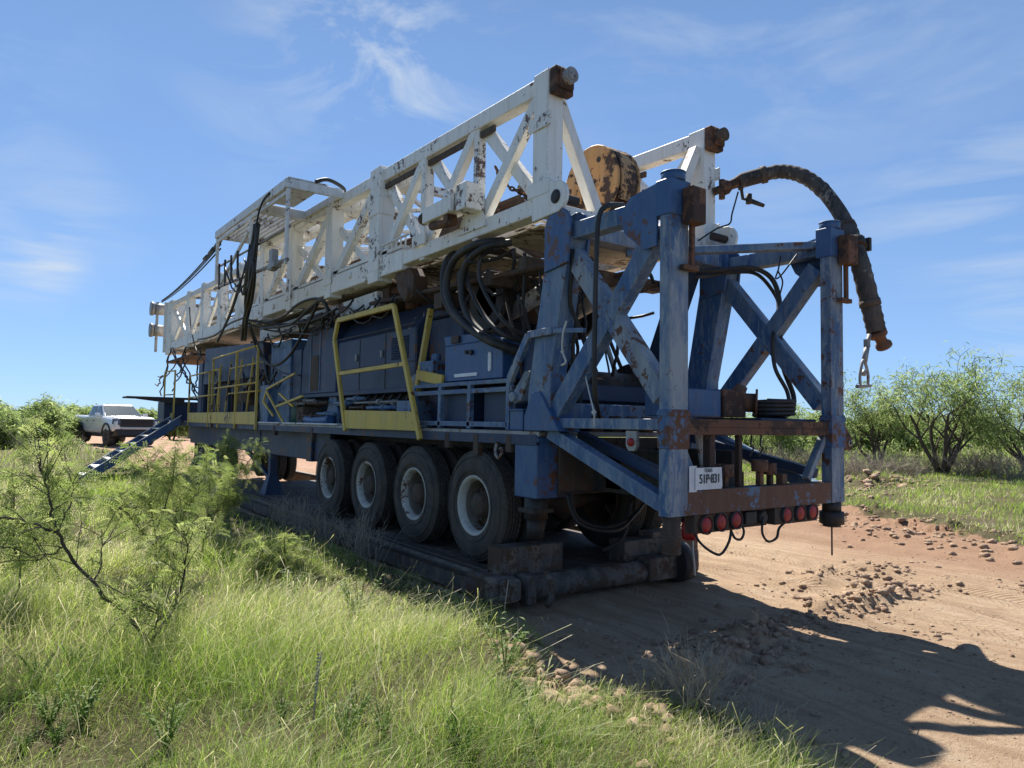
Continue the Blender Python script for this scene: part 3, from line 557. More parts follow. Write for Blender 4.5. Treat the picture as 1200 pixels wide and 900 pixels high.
m = MB(); m.beam((4.35, 7.95, 3.15), (4.18, 7.95, 2.08), .06, .07, (0,1,0)); m.beam((4.18, 7.95, 2.3), (4.18, 7.3, 2.2), .04, .13); m.build('swing_arm', 'yellow', rig, .005)
m = MB()
for a, b in (((4.10, 14.0, 2.30), (4.10, 12.4, 2.52)), ((4.10, 14.0, 2.30), (4.05, 14.05, 2.05)), ((4.05, 14.05, 2.05), (4.1, 13.55, 1.78)), ((4.1, 13.4, 1.95), (4.12, 12.0, 2.12)), ((4.12, 13.3, 2.2), (4.12, 12.5, 1.95)), ((4.06, 13.9, 2.25), (4.12, 13.0, 1.66))): m.beam(a, b, .035, .04)
m.build('broken_rail', 'yellow', rig, .003)
# front support stands under the rig
for y, x in ((21.4, 4.4), (14.3, 4.35), (21.4, 6.1), (14.3, 6.15)):
    m = MB(); m.box((x-.07, y-.07, .28), (x+.07, y+.07, 1.05)); m.hexa([(x-.2,y-.2,.2),(x+.2,y-.2,.2),(x+.2,y+.2,.2),(x-.2,y+.2,.2),(x-.08,y-.08,.62),(x+.08,y-.08,.62),(x+.08,y+.08,.62),(x-.08,y+.08,.62)]); m.build('support_stand', 'navy', rig, .008)
one('stand_brace', 'navy', rig, .004, (4.4, 20.9, 1.05), (4.4, 17.9, .3), .08, .08)
one('stand_brace', 'navy', rig, .004, (4.35, 14.3, .5), (4.35, 16.2, 1.05), .08, .08)
# front steer wheels of the carrier, far forward under the frame
for y in (18.9, 20.4):
    for src, xo in ((w0, 4.28), (wr, 6.25)):
        c = copy_tree(src, rig); c.location = V(xo, y, .62)-rig.location; c.scale = (.8, .85, .85)

# ================================================================== MAST (part of the rig)
ztop = lambda y: 4.99+.028*(y-5.3)
m = MB()
for x in (4.15, 6.38):
    m.beam((x, 5.18, ztop(5.18)), (x, 15.6, ztop(15.6)), .15, .17)
mast = m.build('mast', 'white', rig, .008)
for x in (4.15, 6.38):
    for a, b, h, zb in ((5.17, 8.45, .17, 3.72), (8.2, 15.6, .27, 3.66)):
        m = MB(); m.beam((x, a, zb+h/2+.014*max(0, a-8)), (x, b, zb+h/2+.014*max(0, b-8)), .17 if h < .2 else .19, h); m.build('bottom_chord', 'white', mast, .008)
    m = MB(); m.beam((x, 8.3, 3.99), (x, 15.6, 4.09), .13, .05); m.build('bottom_rail', 'white', mast, .004)
    m = MB(); m.beam((x-.03 if x < 5 else x+.03, 6.2, ztop(6.2)-.15), (x-.03 if x < 5 else x+.03, 9.0, ztop(9)-.15), .03, .07); m.build('wear_strip', 'brown', mast)
    o = -1 if x < 5 else 1
    posts = ((5.3, .23, .19), (6.52, .10, .10), (7.72, .12, .12), (9.05, .33, .22), (10.8, .26, .20), (12.72, .26, .2), (14.45, .28, .2))
    for y, wy, wx in posts:
        m = MB(); zl = 3.70 if y < 8 else 3.60+.014*(y-8); zt = ztop(y)+(.13 if wy > .2 else -.05)
        if y == 5.3: zt = ztop(y)+.10
        m.box((x-wx/2+o*.012, y-wy/2, zl), (x+wx/2+o*.012, y+wy/2, zt))
        if y == 9.05: m.box((x-wx/2+o*.012-.012, y-wy/2-.012, 4.55), (x+wx/2+o*.012+.012, y+wy/2+.012, 4.80))
        m.build('mast_post', 'white', mast, .006)
    for a, b in ((5.36, 6.52), (6.52, 7.72), (7.72, 9.0)):
        one('mast_brace', 'white', mast, .004, (x+o*.02, a, ztop(a)-.03), (x+o*.02, b, 3.80), .09, .13)
        one('mast_brace', 'white', mast, .004, (x-o*.04, b, ztop(b)-.03), (x-o*.04, a, 3.80), .09, .13)
    for a, b in ((9.2, 10.7), (10.9, 12.6), (12.85, 14.35), (14.5, 15.6)):
        one('mast_brace', 'white', mast, .004, (x+o*.02, a, ztop(a)-.12), (x+o*.02, b, 3.96), .09, .15)
        one('mast_brace', 'white', mast, .004, (x-o*.05, b, ztop(b)-.4), (x-o*.05, a+.3, 3.96), .07, .10)
    # gusset at the V joints
    for y in (6.52,):
        m = MB(); m.prism([(x+o*.105, y-.30, 3.80), (x+o*.105, y+.30, 3.80), (x+o*.105, y+.16, 4.05), (x+o*.105, y-.14, 4.1)], (-o*.017, 0, 0)); m.build('mast_gusset', 'white', mast)
    # foot shoe with the pivot pin
    m = MB(); cc = V(0, 5.03, 3.80)
    m.prism([(x+o*.10-.02, q.y, q.z) for q in [V(0, 5.40, 3.64), V(0, 5.40, 3.86), V(0, 5.22, 4.04)]+[cc+V(0, math.cos(a), math.sin(a))*.15 for a in [R(80+i*25) for i in range(0, 9)]]], (.04, 0, 0)); sh = m.build('mast_shoe', 'white', mast, .005)
    m = MB(); m.cyl((x-.135, 5.03, 3.80), (x+.135, 5.03, 3.80), .045, None, 18); m.lathe([(.045, 0), (.065, 0), (.065, .03), (.045, .03)], (x+o*.10, 5.03, 3.80), (o, 0, 0), 18); m.build('pivot_pin', 'dark', sh)
    # top pin with rusty collar
    zt = ztop(5.2)
    m = MB(); m.cyl((x+.02, 5.17, zt-.01), (x+.02, 4.98, zt-.01), .075, None, 18); m.cyl((x+.02, 4.99, zt-.01), (x+.02, 4.97, zt-.01), .05, None, 18); pn = m.build('top_pin', 'galv' if x < 5 else 'brown', mast)
    m = MB(); m.box((x-.10, 5.08, zt-.16), (x+.125, 5.178, zt+.10)); m.box((x-.06, 5.04, zt-.12), (x+.10, 5.09, zt+.07)); m.build('pin_collar', 'rust', pn, .012)
    # knee brace in the end plane
    one('end_brace', 'white', mast, .006, (x-o*.10, 5.30, zt-.12), (x-o*.62, 5.30, 3.84), .12, .11, (0, 1, 0))
one('end_beam', 'white', mast, .006, (4.25, 5.3, 3.74), (6.28, 5.3, 3.74), .16, .16, (0, 1, 0))
for y in (6.5, 7.7, 9.0, 10.8, 12.7, 14.4):
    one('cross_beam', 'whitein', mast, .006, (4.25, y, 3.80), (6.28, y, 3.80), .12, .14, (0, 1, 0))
for y in (9.0, 10.8, 12.7, 14.4): one('top_cross_beam', 'white', mast, .006, (4.23, y, ztop(y)-.02), (6.3, y, ztop(y)-.02), .10, .12, (0, 1, 0))
for a, b in ((5.4, 6.5), (6.5, 7.7), (9.0, 10.8), (10.8, 12.7), (12.7, 14.4)):
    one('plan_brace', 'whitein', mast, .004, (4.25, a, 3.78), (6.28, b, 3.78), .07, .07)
# floor sheets of the mast and ladder rungs along the inside
for y0, y1 in ((5.6, 6.35), (7.0, 8.8), (9.3, 11.8), (12.2, 15.2)):
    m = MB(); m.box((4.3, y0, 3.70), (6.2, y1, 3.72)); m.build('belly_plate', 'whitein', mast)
# light lacing of the top plane, a ladder and rails inside
for a, b in ((9.0, 10.8), (10.8, 12.7), (12.7, 14.4)):
    one('plan_brace', 'white', mast, .004, (4.25, a, ztop(a)-.02), (6.28, b, ztop(b)-.02), .06, .06); one('plan_brace', 'white', mast, .004, (6.28, a, ztop(a)-.05), (4.25, b, ztop(b)-.05), .06, .06)
for x in (4.62, 4.98): one('ladder_rail', 'whitein', mast, .003, (x, 6.0, 3.92), (x, 15.2, 4.15), .04, .06)
for i in range(30): y = 6.1+i*.3; one('ladder_rung', 'whitein', mast, 0, (4.62, y, 3.925+.025*(y-6)), (4.98, y, 3.925+.025*(y-6)), .03, .03, (0, 1, 0))
for x in (5.35, 5.95): one('guide_rail', 'whitein', mast, .004, (x, 6.2, 4.05), (x, 14.8, 4.3), .09, .12)
for y in (5.9, 7.1, 8.4, 9.9, 11.7, 13.5):
    one('hanger', 'rust' if y < 9 else 'whitein', mast, .003, (4.27, y, 4.15+.02*(y-6)), (6.26, y, 4.15+.02*(y-6)), .05, .07, (0, 1, 0))
for x in (4.15, 6.38):
    o = -1 if x < 5 else 1
    for y, z in ((5.3, 4.6), (5.3, 3.95), (7.72, 3.95), (9.05, 3.85), (10.8, 3.92), (12.72, 3.95)):
        m = MB(); m.box((x+o*.105, y-.17, z-.08), (x+o*.125, y+.17, z+.06)); m.build('splice_plate', 'white', mast, .004)
for y in (9.9, 11.75, 13.6): 
    m = MB(); m.cyl((4.02, y, 3.86), (4.06, y, 3.86), .05, None, 12); m.build('pad_eye', 'white', mast)
# bracket sticking out of the side
m = MB(); m.box((3.86, 6.38, 4.02), (4.06, 7.32, 4.20)); m.box((3.83, 6.30, 3.97), (4.08, 6.50, 4.26)); m.box((3.80, 6.56, 3.99), (3.85, 6.64, 4.23)); br = m.build('side_bracket', 'white', mast, .008)
m = MB(); m.cyl((3.95, 7.32, 4.12), (3.95, 7.45, 4.12), .075, None, 10); m.cyl((3.93, 6.7, 3.92), (3.93, 7.2, 3.98), .05, None, 8); m.box((3.88, 6.75, 3.93), (4.0, 6.85, 4.02)); m.build('bracket_bolt', 'rust', br)
m = MB()
for i in range(5): m.beam((4.02, 8.05+i*.13, 3.93), (4.02, 8.05+i*.13, 4.06), .015, .02)
m.beam((4.02, 7.95, 4.07), (4.02, 8.75, 4.07), .03, .02); m.build('side_grip', 'white', mast)
# yoke block under the mast (front end of the deep chord)
m = MB(); m.prism([(4.1, y, z) for y, z in ((8.5, 3.68), (8.1, 3.68), (7.95, 3.55), (8.0, 3.28), (8.2, 3.24), (8.42, 3.42))], (.2, 0, 0)); m.cyl((4.06, 8.12, 3.34), (4.34, 8.12, 3.34), .085, None, 16); m.build('mast_yoke', 'brown', mast, .01)
# inner telescoping section
zit = lambda y: 4.93+.028*(y-5.3)
m = MB()
for x in (4.42, 6.11): m.beam((x, 8.6, zit(8.6)), (x, 26.8, zit(26.8)), .14, .16)
inner = m.build('inner_mast', 'white', rig, .008)
for x in (4.42, 6.11):
    o = -1 if x < 5 else 1
    m = MB(); m.beam((x, 8.6, 3.98), (x, 15.0, 4.04), .14, .2); m.beam((x, 15.0, 4.02), (x, 26.8, 4.10), .15, .26); m.build('bottom_chord', 'white', inner, .006)
    ys = [9.6, 11.5, 13.4, 15.75, 17.4, 19.2, 21.2, 23.2, 26.2]
    for i, y in enumerate(ys):
        wy = .2 if y < 15 else (.33 if i < len(ys)-1 else .9)
        m = MB(); m.box((x-.10, y-wy/2, 3.92 if y < 15 else 3.86), (x+.10, y+wy/2, zit(y)+(.02 if y < 15 else .14))); m.build('inner_post', 'white', inner, .006)
    for a, b in zip(ys[:-1], ys[1:]):
        one('inner_brace', 'white', inner, .004, (x, a+.1, zit(a)-.1), (x, b-.1, 4.1), .08, .13)
        if a > 22: one('inner_brace', 'white', inner, .004, (x+.02, b-.1, zit(b)-.1), (x+.02, a+.1, 4.1), .06, .16)
for y in (10.5, 12.4, 15.8, 17.5, 19.3, 21.3, 23.3, 25.5):
    one('cross_beam', 'whitein', inner, .004, (4.5, y, zit(y)), (6.03, y, zit(y)), .1, .1, (0, 1, 0))
    one('cross_beam', 'whitein', inner, .004, (4.5, y, 4.0), (6.03, y, 4.0), .12, .12, (0, 1, 0))
m = MB(); m.box((4.5, 15.4, 3.88), (6.05, 26.4, 3.90)); m.build('belly_plate', 'whitein', inner)
m = MB()
for i in range(7): x = 4.75+i*.19; m.tube([(x, 6.6+.2*i, 4.35+.05*(i % 3)), (x, 25, 4.7+.05*(i % 2))], .022+.012*(i % 2), 6)
m.build('line_bundle', 'brown', inner)
for a_, b_ in (((4.75, 7.3, 3.9), (5.7, 8.9, 4.3)), ((4.9, 11.9, 4.05), (5.6, 12.5, 4.45))): m = MB(); m.box(a_, b_); m.build('sheave_housing', 'brown', inner, .01)
for y, r_ in ((8.2, .28), (10.1, .2)): m = MB(); m.cyl((4.7, y, 4.3), (5.8, y, 4.3), r_); m.build('mast_drum', 'brown', inner)
# crown end
m = MB(); m.box((4.25, 26.6, 3.95), (6.25, 26.75, zit(26.7)+.15)); m.build('crown_plate', 'white', inner, .008)
for z in (5.5, 4.75): m = MB(); m.cyl((4.0, 27.3, z), (4.35, 27.3, z), .20, None, 20); m.cyl((3.9, 27.3, z), (4.0, 27.3, z), .24, None, 20); m.build('crown_sheave', 'galv', inner)
one('crown_post', 'galv', inner, .003, (4.12, 27.3, 4.0), (4.12, 27.3, 5.75), .08, .08)
m = MB(); m.box((4.2, 21.5, 3.50), (6.0, 25.6, 3.56)); m.build('crown_step', 'rust', inner, .004)
# racking board folded against the mast side
X0, X1, Y0, Y1 = 3.22, 4.06, 10.32, 14.75
zb = lambda y: 5.20+.03*(y-10.3)
m = MB(); m.beam((X0, Y0, zb(Y0)), (X0, Y1, zb(Y1)), .05, .14); m.beam((X1, Y0, zb(Y0)), (X1, Y1, zb(Y1)), .05, .12); m.beam((X0, Y0+.03, zb(Y0)), (X1, Y0+.03, zb(Y0)), .06, .14, (0,1,0)); m.beam((X0, Y1-.03, zb(Y1)), (X1, Y1-.03, zb(Y1)), .06, .14, (0,1,0)); m.beam((X0, 12.0, zb(12)-.02), (X1+.6, 12.0, zb(12)-.02), .12, .16, (0,1,0))
rb_ = m.build('racking_board', 'light', rig, .005)
m = MB()
for i in range(9): m.beam((X0+.05+i*.095, 12.1, zb(12.1)+.0), (X0+.05+i*.095, Y1-.1, zb(Y1)), .04, .05)
m.build('board_slats', 'light', rb_)
m = MB(); m.prism([(X0, Y0, zb(Y0)+.075), (X0+.6, Y0, zb(Y0)+.075), (X0+.6, 11.9, zb(11.9)+.075), (X0, 11.9, zb(11.9)+.075)], (0, 0, .015)); m.build('board_plate', 'light', rb_)
m = MB(); m.beam((X0+.02, Y0, zb(Y0)-.13), (X0+.02, Y1, zb(Y1)-.13), .04, .05); m.build('board_rail', 'light', rb_)
for y, zl in ((10.36, 4.0), (12.3, 3.9), (14.7, 4.35)): m = MB(); m.beam((X0+.02, y, zl), (X0+.02, y, zb(y)-.08), .05, .06); m.build('board_post', 'light', rb_, .003)
one('board_brace', 'light', rb_, .003, (X0+.03, 12.3, 5.0), (X0+.03, 14.4, 4.3), .04, .06)
m = MB(); m.tube([(X0+.02, 10.3, 4.05), (X0+.02, 14.8, 4.28)], .03, 8); m.build('board_pipe', 'galv', rb_)
m = MB(); m.tube([(X0+.05, 10.3, 4.55), (X0+.05, 14.8, 4.7)], .02, 8); m.build('board_pipe', 'galv', rb_)
m = MB(); m.box((X0-.03, 10.9, 4.0), (X0+.07, 11.05, 4.32)); m.box((X0-.04, 10.75, 4.02), (X0+.08, 11.1, 4.1)); m.build('pipe_clamp', 'galv', rb_, .004)
for i in range(4):
    m = MB(); y = 13.0+i*.45; m.beam((X0-.0, y, 4.20), (X0, y+.05, 4.70), .03, .045); m.build('board_finger', 'dark', rb_)
m = MB(); m.tube(spl([(X0+.4, Y0-.02, zb(Y0)+.09), (X0+.6, Y0-.02, zb(Y0)+.16), (X1+.05, Y0+.1, zb(Y0)+.12), (X1+.1, Y0+.2, zb(Y0)+.02)]), .03, 8); m.build('board_line', 'cable', rb_)
# guy cables to the crown
for i, dz in enumerate((0, .07, .16)):
    m = MB(); m.tube(sag((X0+.1, Y1+.05, zb(Y1)-.08-dz), (4.2, 27.0, 5.78-dz*.4), .12, 10), .017, 6); m.build('guy_cable', 'cable', rig)
m = MB(); 
for i in range(3): m.tube([V(X0+.1+.08*i, Y1+.1+.9*i, zb(Y1)-.06+.02*i), V(X0+.16+.08*i, Y1+.75+.9*i, zb(Y1)-.06+.05*i)], .045, 8)
m.build('turnbuckle', 'dark', rig)

# under the mast: pipes, beams and machinery between mast and deck
m = MB()
for i in range(10): x = 4.3+i*.2; m.tube([(x, 5.5+.1*(i % 3), 3.28+.05*(i % 4)), (x+random.uniform(-.1,.1), 9.5, 3.40+.06*(i % 3))], .03+.012*(i % 3), 6)
m.build('pipe_bundle', 'brown', rig)
for y, z, s in ((5.85, 3.35, .14), (6.5, 3.3, .16), (7.1, 3.42, .14), (7.6, 3.2, .2)): one('under_beam', 'brown', rig, .008, (4.25, y, z), (6.25, y, z), s, s, (0,1,0))
m = MB(); m.cyl((4.5, 6.9, 3.15), (6.0, 6.9, 3.15), .22, None, 20); m.cyl((4.5, 6.9, 3.15), (4.56, 6.9, 3.15), .36, None, 24); m.cyl((5.9, 6.9, 3.15), (5.96, 6.9, 3.15), .36, None, 24); m.build('drum', 'dark', rig)
m = MB(); m.cyl((4.85, 7.4, 2.9), (4.85, 5.6, 3.35), .10, None, 16); m.cyl((5.65, 7.4, 2.9), (5.65, 5.6, 3.35), .10, None, 16); m.build('raising_ram', 'whitein', rig)
for i in range(7):
    a = V(4.35+i*.27, 5.75+random.uniform(-.2,.4), 2.15); b = a+V(random.uniform(-.2,.2), random.uniform(.3,.9), 1.1)
    m = MB(); m.tube([a, b], random.uniform(.015, .035), 6); m.build('standpipe', random.choice(('brown', 'dark', 'galv')), rig)
m = MB(); m.box((4.35, 9.2, 3.42), (6.1, 14.8, 3.62)); m.build('mast_cradle', 'brown', rig, .01)
m = MB(); m.box((4.26, 9.4, 3.34), (4.36, 15.2, 3.58)); m.build('cradle_rail', 'light', rig, .006)
m = MB(); m.cyl((4.3, 12.55, 3.42), (4.3, 12.75, 3.42), .06); m.box((4.16, 12.2, 3.36), (4.28, 12.5, 3.48)); m.box((4.18, 11.4, 3.4), (4.28, 12.1, 3.5)); m.build('valve_bank', 'dark', rig)

# ================================================================== THINGS HANGING ON THE RIG
# travelling block resting in the mast
bx0, bx1 = 5.00, 5.34
bl = empty('travelling_block', (5.17, 5.65, 3.85), 'worn orange travelling block with rounded side plates lying inside the white mast end', 'pulley block')
def lobes(x, t_):
    c = V(0, 5.66, 4.27); P = [c+V(0, math.cos(a)*.43, math.sin(a)*.44) for a in [R(-35+i*14) for i in range(18)]]
    P += [V(0, 5.45, 3.86), V(0, 5.8, 3.84)]
    mm = MB(); mm.prism([(x, p.y, p.z) for p in P], (t_, 0, 0)); return mm
s1 = lobes(bx0, .04).build('side_plate', 'orange', bl, .008); s2 = lobes(bx1-.04, .04).build('side_plate', 'orange', bl, .008)
for i in range(3):
    m = MB(); m.lathe([(.10, 0), (.36, 0), (.385, .01), (.34, .035), (.385, .06), (.36, .07), (.10, .07)], (bx0+.055+i*.078, 5.66, 4.27), (1, 0, 0), 32); m.build('sheave', 'rust', bl)
m = MB(); m.cyl((bx0-.02, 5.66, 4.27), (bx1+.02, 5.66, 4.27), .07); m.cyl((bx0-.01, 5.52, 4.52), (bx0+.01, 5.52, 4.52), .03); m.build('block_pin', 'dark', bl)
m = MB(); m.prism([(bx0+.06, p.y, p.z) for p in [V(0, 5.66, 4.27)+V(0, math.cos(a)*r, math.sin(a)*r) for r, aa in ((.435, range(90, 215, 15)), (.40, range(210, 85, -15))) for a in [R(k_) for k_ in aa]]], (bx1-bx0-.12, 0, 0)); m.build('cover_band', 'orange', bl, .004)
m = MB(); m.tube(spl([(5.1, 6.1, 4.2), (5.1, 6.5, 4.3), (5.1, 6.85, 4.45), (5.1, 7.0, 4.65), (5.12, 7.1, 4.6)]), .06, 8); m.build('hook', 'rust', bl)
def chain(name, pts, r, lk, mat, parent=None):
    P = [Vector(p) for p in pts]; m = MB(); L_ = sum((b-a).length for a, b in zip(P, P[1:])); n = max(2, int(L_/lk)); 
    def at(s_):
        for a, b in zip(P, P[1:]):
            d = (b-a).length
            if s_ <= d: return a.lerp(b, s_/d), (b-a).normalized()
            s_ -= d
        return P[-1], (P[-1]-P[-2]).normalized()
    for i in range(n):
        c, t_ = at((i+.5)*L_/n); u = t_.orthogonal().normalized(); 
        if i % 2: u = t_.cross(u)
        h = lk*.72; w_ = lk*.36
        loop = [c+t_*math.cos(a)*h+u*math.sin(a)*w_ for a in [2*math.pi*k/10 for k in range(11)]]
        m.tube(loop, r, 5, caps=False)
    return m.build(name, mat, parent)
ch = chain('hanging_chain', sag((4.6, 6.9, 4.75), (5.1, 7.0, 4.62), .12, 6), .012, .06, 'rust'); tag(ch, 'rusty chain hanging beside the orange block inside the mast', 'chain')
ch = chain('hanging_chain', [(4.45, 6.6, 4.45), (4.45, 6.6, 3.95)], .010, .05, 'rust'); tag(ch, 'short rusty chain dangling from the mast behind the X braces', 'chain')

# rotary hose arching over the right post
hs_pts = [(6.52, 5.20, 4.36), (6.58, 5.05, 4.44)] 
def dp(u, v, y): return tuple(atY(u, v, y))
hp = [dp(846, 221, 5.10), dp(868, 212, 4.95), dp(890, 206, 4.78), dp(915, 201, 4.60), dp(940, 206, 4.38), dp(962, 221, 4.18), dp(980, 243, 4.0), dp(993, 266, 3.82), dp(1003, 290, 3.66), dp(1012, 325, 3.55), dp(1021, 362, 3.50), dp(1027, 388, 3.48)]
hose = empty('rotary_hose', hp[8], 'thick grey brown rotary hose arching over the right rear post', 'hose')
m = MB(); S = spl(hp[1:], 10); rr = []
for i, p in enumerate(S):
    f = i/(len(S)-1); rr.append(.075 + (.010 if (f < .14 or f > .74) else 0) + (.006*(math.sin(i*1.9) > .3) if (.16 < f < .42 or f > .6) else 0))
m.tube(S, rr, 18); m.build('hose_body', 'hosewrap', hose)
m = MB(); d0 = (Vector(hp[1])-Vector(hp[0])).normalized(); p0 = Vector(hp[0])
m.tube([p0-d0*.10, p0-d0*.02, p0, p0+d0*.06, p0+d0*.1, p0+d0*.16, p0+d0*.22], [.045, .045, .085, .085, .055, .06, .075], 14)
m.cyl(p0+V(0, 0, .10), p0+V(0, 0, -.12), .035, None, 10); m.build('hammer_union', 'rust', hose)
m = MB(); c = Vector(hp[0])+V(.15, -.08, -.10); m.tube([Vector(hp[1])-V(0,0,.05), c+V(.08, -.03, 0), c+V(.14, -.06, -.01)], .018, 8); m.cyl(Vector(hp[1])-V(0,0,.10), Vector(hp[1])-V(0,0,.04), .03, None, 10); m.cyl(c+V(.15, -.06, .06), c+V(.15, -.06, -.05), .035, None, 10); m.tube([c+V(.15,-.06,-.01), c+V(.34, -.12, -.05)], [.03, .022], 10); m.build('bleed_valve', 'dark', hose)
m = MB(); e0 = Vector(hp[-1]); e1 = Vector(dp(1039, 411, 3.47)); dd = (e1-e0).normalized()
m.tube([e0-dd*.02, e0+dd*.05, e0+dd*.051, e0+dd*.13, e0+dd*.16, e0+dd*.19], [.085, .085, .055, .050, .075, .075], 18); m.build('hose_end', 'rust', hose)
m = MB(); c = Vector(hp[8])+V(0, 0, .03); t_ = (Vector(hp[9])-Vector(hp[7])).normalized()
m.tube([c-t_*.05, c+t_*.05], [.095, .095], 14); m.box(c+V(-.17, .0, -.04), c+V(.14, .06, .05)); m.box(c+V(.09, -.09, -.06), c+V(.13, .09, .07)); m.build('hose_clamp', 'dark', hose, .004)
for k_ in range(3):
    i = [12, 60, 88][k_]; i = min(i, len(S)-3); m = MB(); d_ = (S[i+1]-S[i]).normalized(); m.tube([S[i]-d_*.03, S[i]+d_*.03], [rr[i]+.012]*2, 16); m.build('hose_band', 'brown', hose)
m = MB(); m.tube(spl([dp(865, 225, 4.9), dp(858, 250, 4.9), dp(855, 262, 4.92), dp(840, 268, 5.0), dp(818, 282, 5.1)]), .010, 6); o = m.build('tie_wire', 'cable'); tag(o, 'thin black wire looped from the hose valve to the mast foot', 'wire')
# shackle and chain below the hose end
sh = empty('shackle_chain', dp(1015, 392, 3.5), 'galvanised shackle on a short chain hanging beside the hose end', 'chain shackle')
m = MB(); m.tube([dp(1019, 392, 3.5), dp(1016, 406, 3.5)], .02, 8); m.box(Vector(dp(1016, 404, 3.5))-V(.025, .02, .02), Vector(dp(1016, 404, 3.5))+V(.025, .02, .05)); m.tube([dp(1016, 406, 3.5), dp(1013, 424, 3.5)], .026, 8); m.build('chain_link', 'galv', sh)
m = MB(); m.tube(spl([dp(1008, 451, 3.5), dp(1008, 438, 3.5), dp(1012, 422, 3.5), dp(1017, 438, 3.5), dp(1017, 451, 3.5)]), .014, 8); m.tube([dp(1004, 453, 3.5), dp(1020, 452, 3.5)], .016, 8); m.cyl(dp(1012, 440, 3.5), dp(1013, 434, 3.5), .02); m.build('shackle', 'galv', sh)

# big black hose loops beside the mast (left)
def loopset(name, label, sets, group):
    for i, (pts, r) in enumerate(sets):
        m = MB(); m.tube(spl(pts), r, 10); o = m.build(name, 'black'); tag(o, label if isinstance(label, str) else label[i], 'hose', group)
def ax(u, v, x): return tuple(atX(u, v, x))
loopset('hydraulic_hose', ['outermost black hose of the big loop under the mast side', 'black hose looping inside the widest one under the mast', 'thin black hose behind the big hose loop under the mast', 'innermost black hose of the big loop, dropping steeply', 'black hose of the loop curling lowest towards the blue legs'], [
    ([ax(592, 282, 4.25), ax(560, 286, 4.02), ax(532, 305, 3.98), ax(523, 340, 3.97), ax(537, 372, 3.98), ax(570, 398, 4.02), ax(606, 412, 4.3)], .042),
    ([ax(600, 284, 4.28), ax(568, 290, 4.06), ax(545, 312, 4.02), ax(541, 345, 4.02), ax(552, 376, 4.03), ax(580, 400, 4.1), ax(612, 410, 4.4)], .040),
    ([ax(575, 290, 4.3), ax(550, 296, 4.12), ax(548, 330, 4.08), ax(566, 368, 4.1), ax(590, 392, 4.14), ax(615, 400, 4.4)], .026),
    ([ax(586, 292, 4.3), ax(565, 300, 4.1), ax(562, 325, 4.08), ax(575, 355, 4.1), ax(596, 382, 4.15), ax(618, 396, 4.4)], .024),
    ([ax(545, 292, 4.4), ax(524, 304, 4.1), ax(519, 335, 4.05), ax(528, 365, 4.08), ax(560, 392, 4.12), ax(600, 406, 4.4)], .036)], 'black hoses looped under the mast side')
# black hose hanging from the top beam and coil at right rear
m = MB(); m.tube(spl([dp(702, 488, 4.7)] + [ax(697, 455, 4.03), ax(697, 380, 4.0), ax(699, 300, 3.99), ax(702, 254, 4.0), ax(712, 241, 4.08), ax(730, 240, 4.3)]), .022, 8); o = m.build('hanging_hose', 'black'); tag(o, 'single black hose draped over the blue beam and hanging straight down', 'hose')
m = MB(); m.tube(spl([dp(815, 318, 4.9), dp(850, 316, 4.7), dp(880, 314, 4.5), dp(903, 325, 4.4), dp(913, 350, 4.35), dp(914, 390, 4.3), dp(918, 430, 4.25), dp(930, 465, 4.2), dp(925, 485, 4.15), dp(905, 484, 4.1)]), .026, 8)
o = m.build('draped_hose', 'black'); tag(o, 'upper black hose arching through the open right frame down to the coil', 'hose', 'hoses draped through the right frame')
m = MB(); m.tube(spl([dp(815, 325, 4.9), dp(862, 319, 4.7), dp(888, 322, 4.55), dp(908, 345, 4.45), dp(912, 362, 4.4), dp(906, 395, 4.3), dp(908, 430, 4.2), dp(922, 458, 4.15), dp(926, 478, 4.12)]), .020, 8)
o = m.build('draped_hose', 'black'); tag(o, 'lower black hose arching through the open right frame, inside the other', 'hose', 'hoses draped through the right frame')
m = MB()
cc = V(5.92, 4.05, 1.81); loop = []
for i in range(80): a = i*2*math.pi/19; loop.append(cc+V(math.cos(a)*(.20+.012*math.sin(i*.7)), math.sin(a)*.17, .004*i*.5))
m.tube(loop, .022, 7); o = m.build('hose_coil', 'black'); tag(o, 'flat coil of black hose on the rear plate beside the rusty flange', 'hose coil')
# pale rope on the left leg
m = MB(); m.tube(spl([ax(664, 376, 4.0), ax(660, 390, 3.99), ax(659, 410, 3.99), ax(663, 424, 3.99), ax(658, 428, 3.99)]), .010, 6); m.lathe([(.0, -.02), (.018, 0), (0, .02)], ax(659, 412, 3.985), (0,0,1), 8); o = m.build('tied_rope', 'rope'); tag(o, 'pale knotted rope hanging from the bar on the left leg', 'rope')
m = MB(); m.tube(spl([ax(684, 432, 4.2), ax(690, 458, 4.08), ax(696, 484, 4.02), ax(696, 500, 4.02)]), .007, 6); m.lathe([(.0, -.03), (.025, 0), (0, .03)], ax(696, 483, 4.02), (0,0,1), 8); o = m.build('tied_rope', 'rope'); tag(o, 'pale rope tied in a knot around the blue sill beam', 'rope')
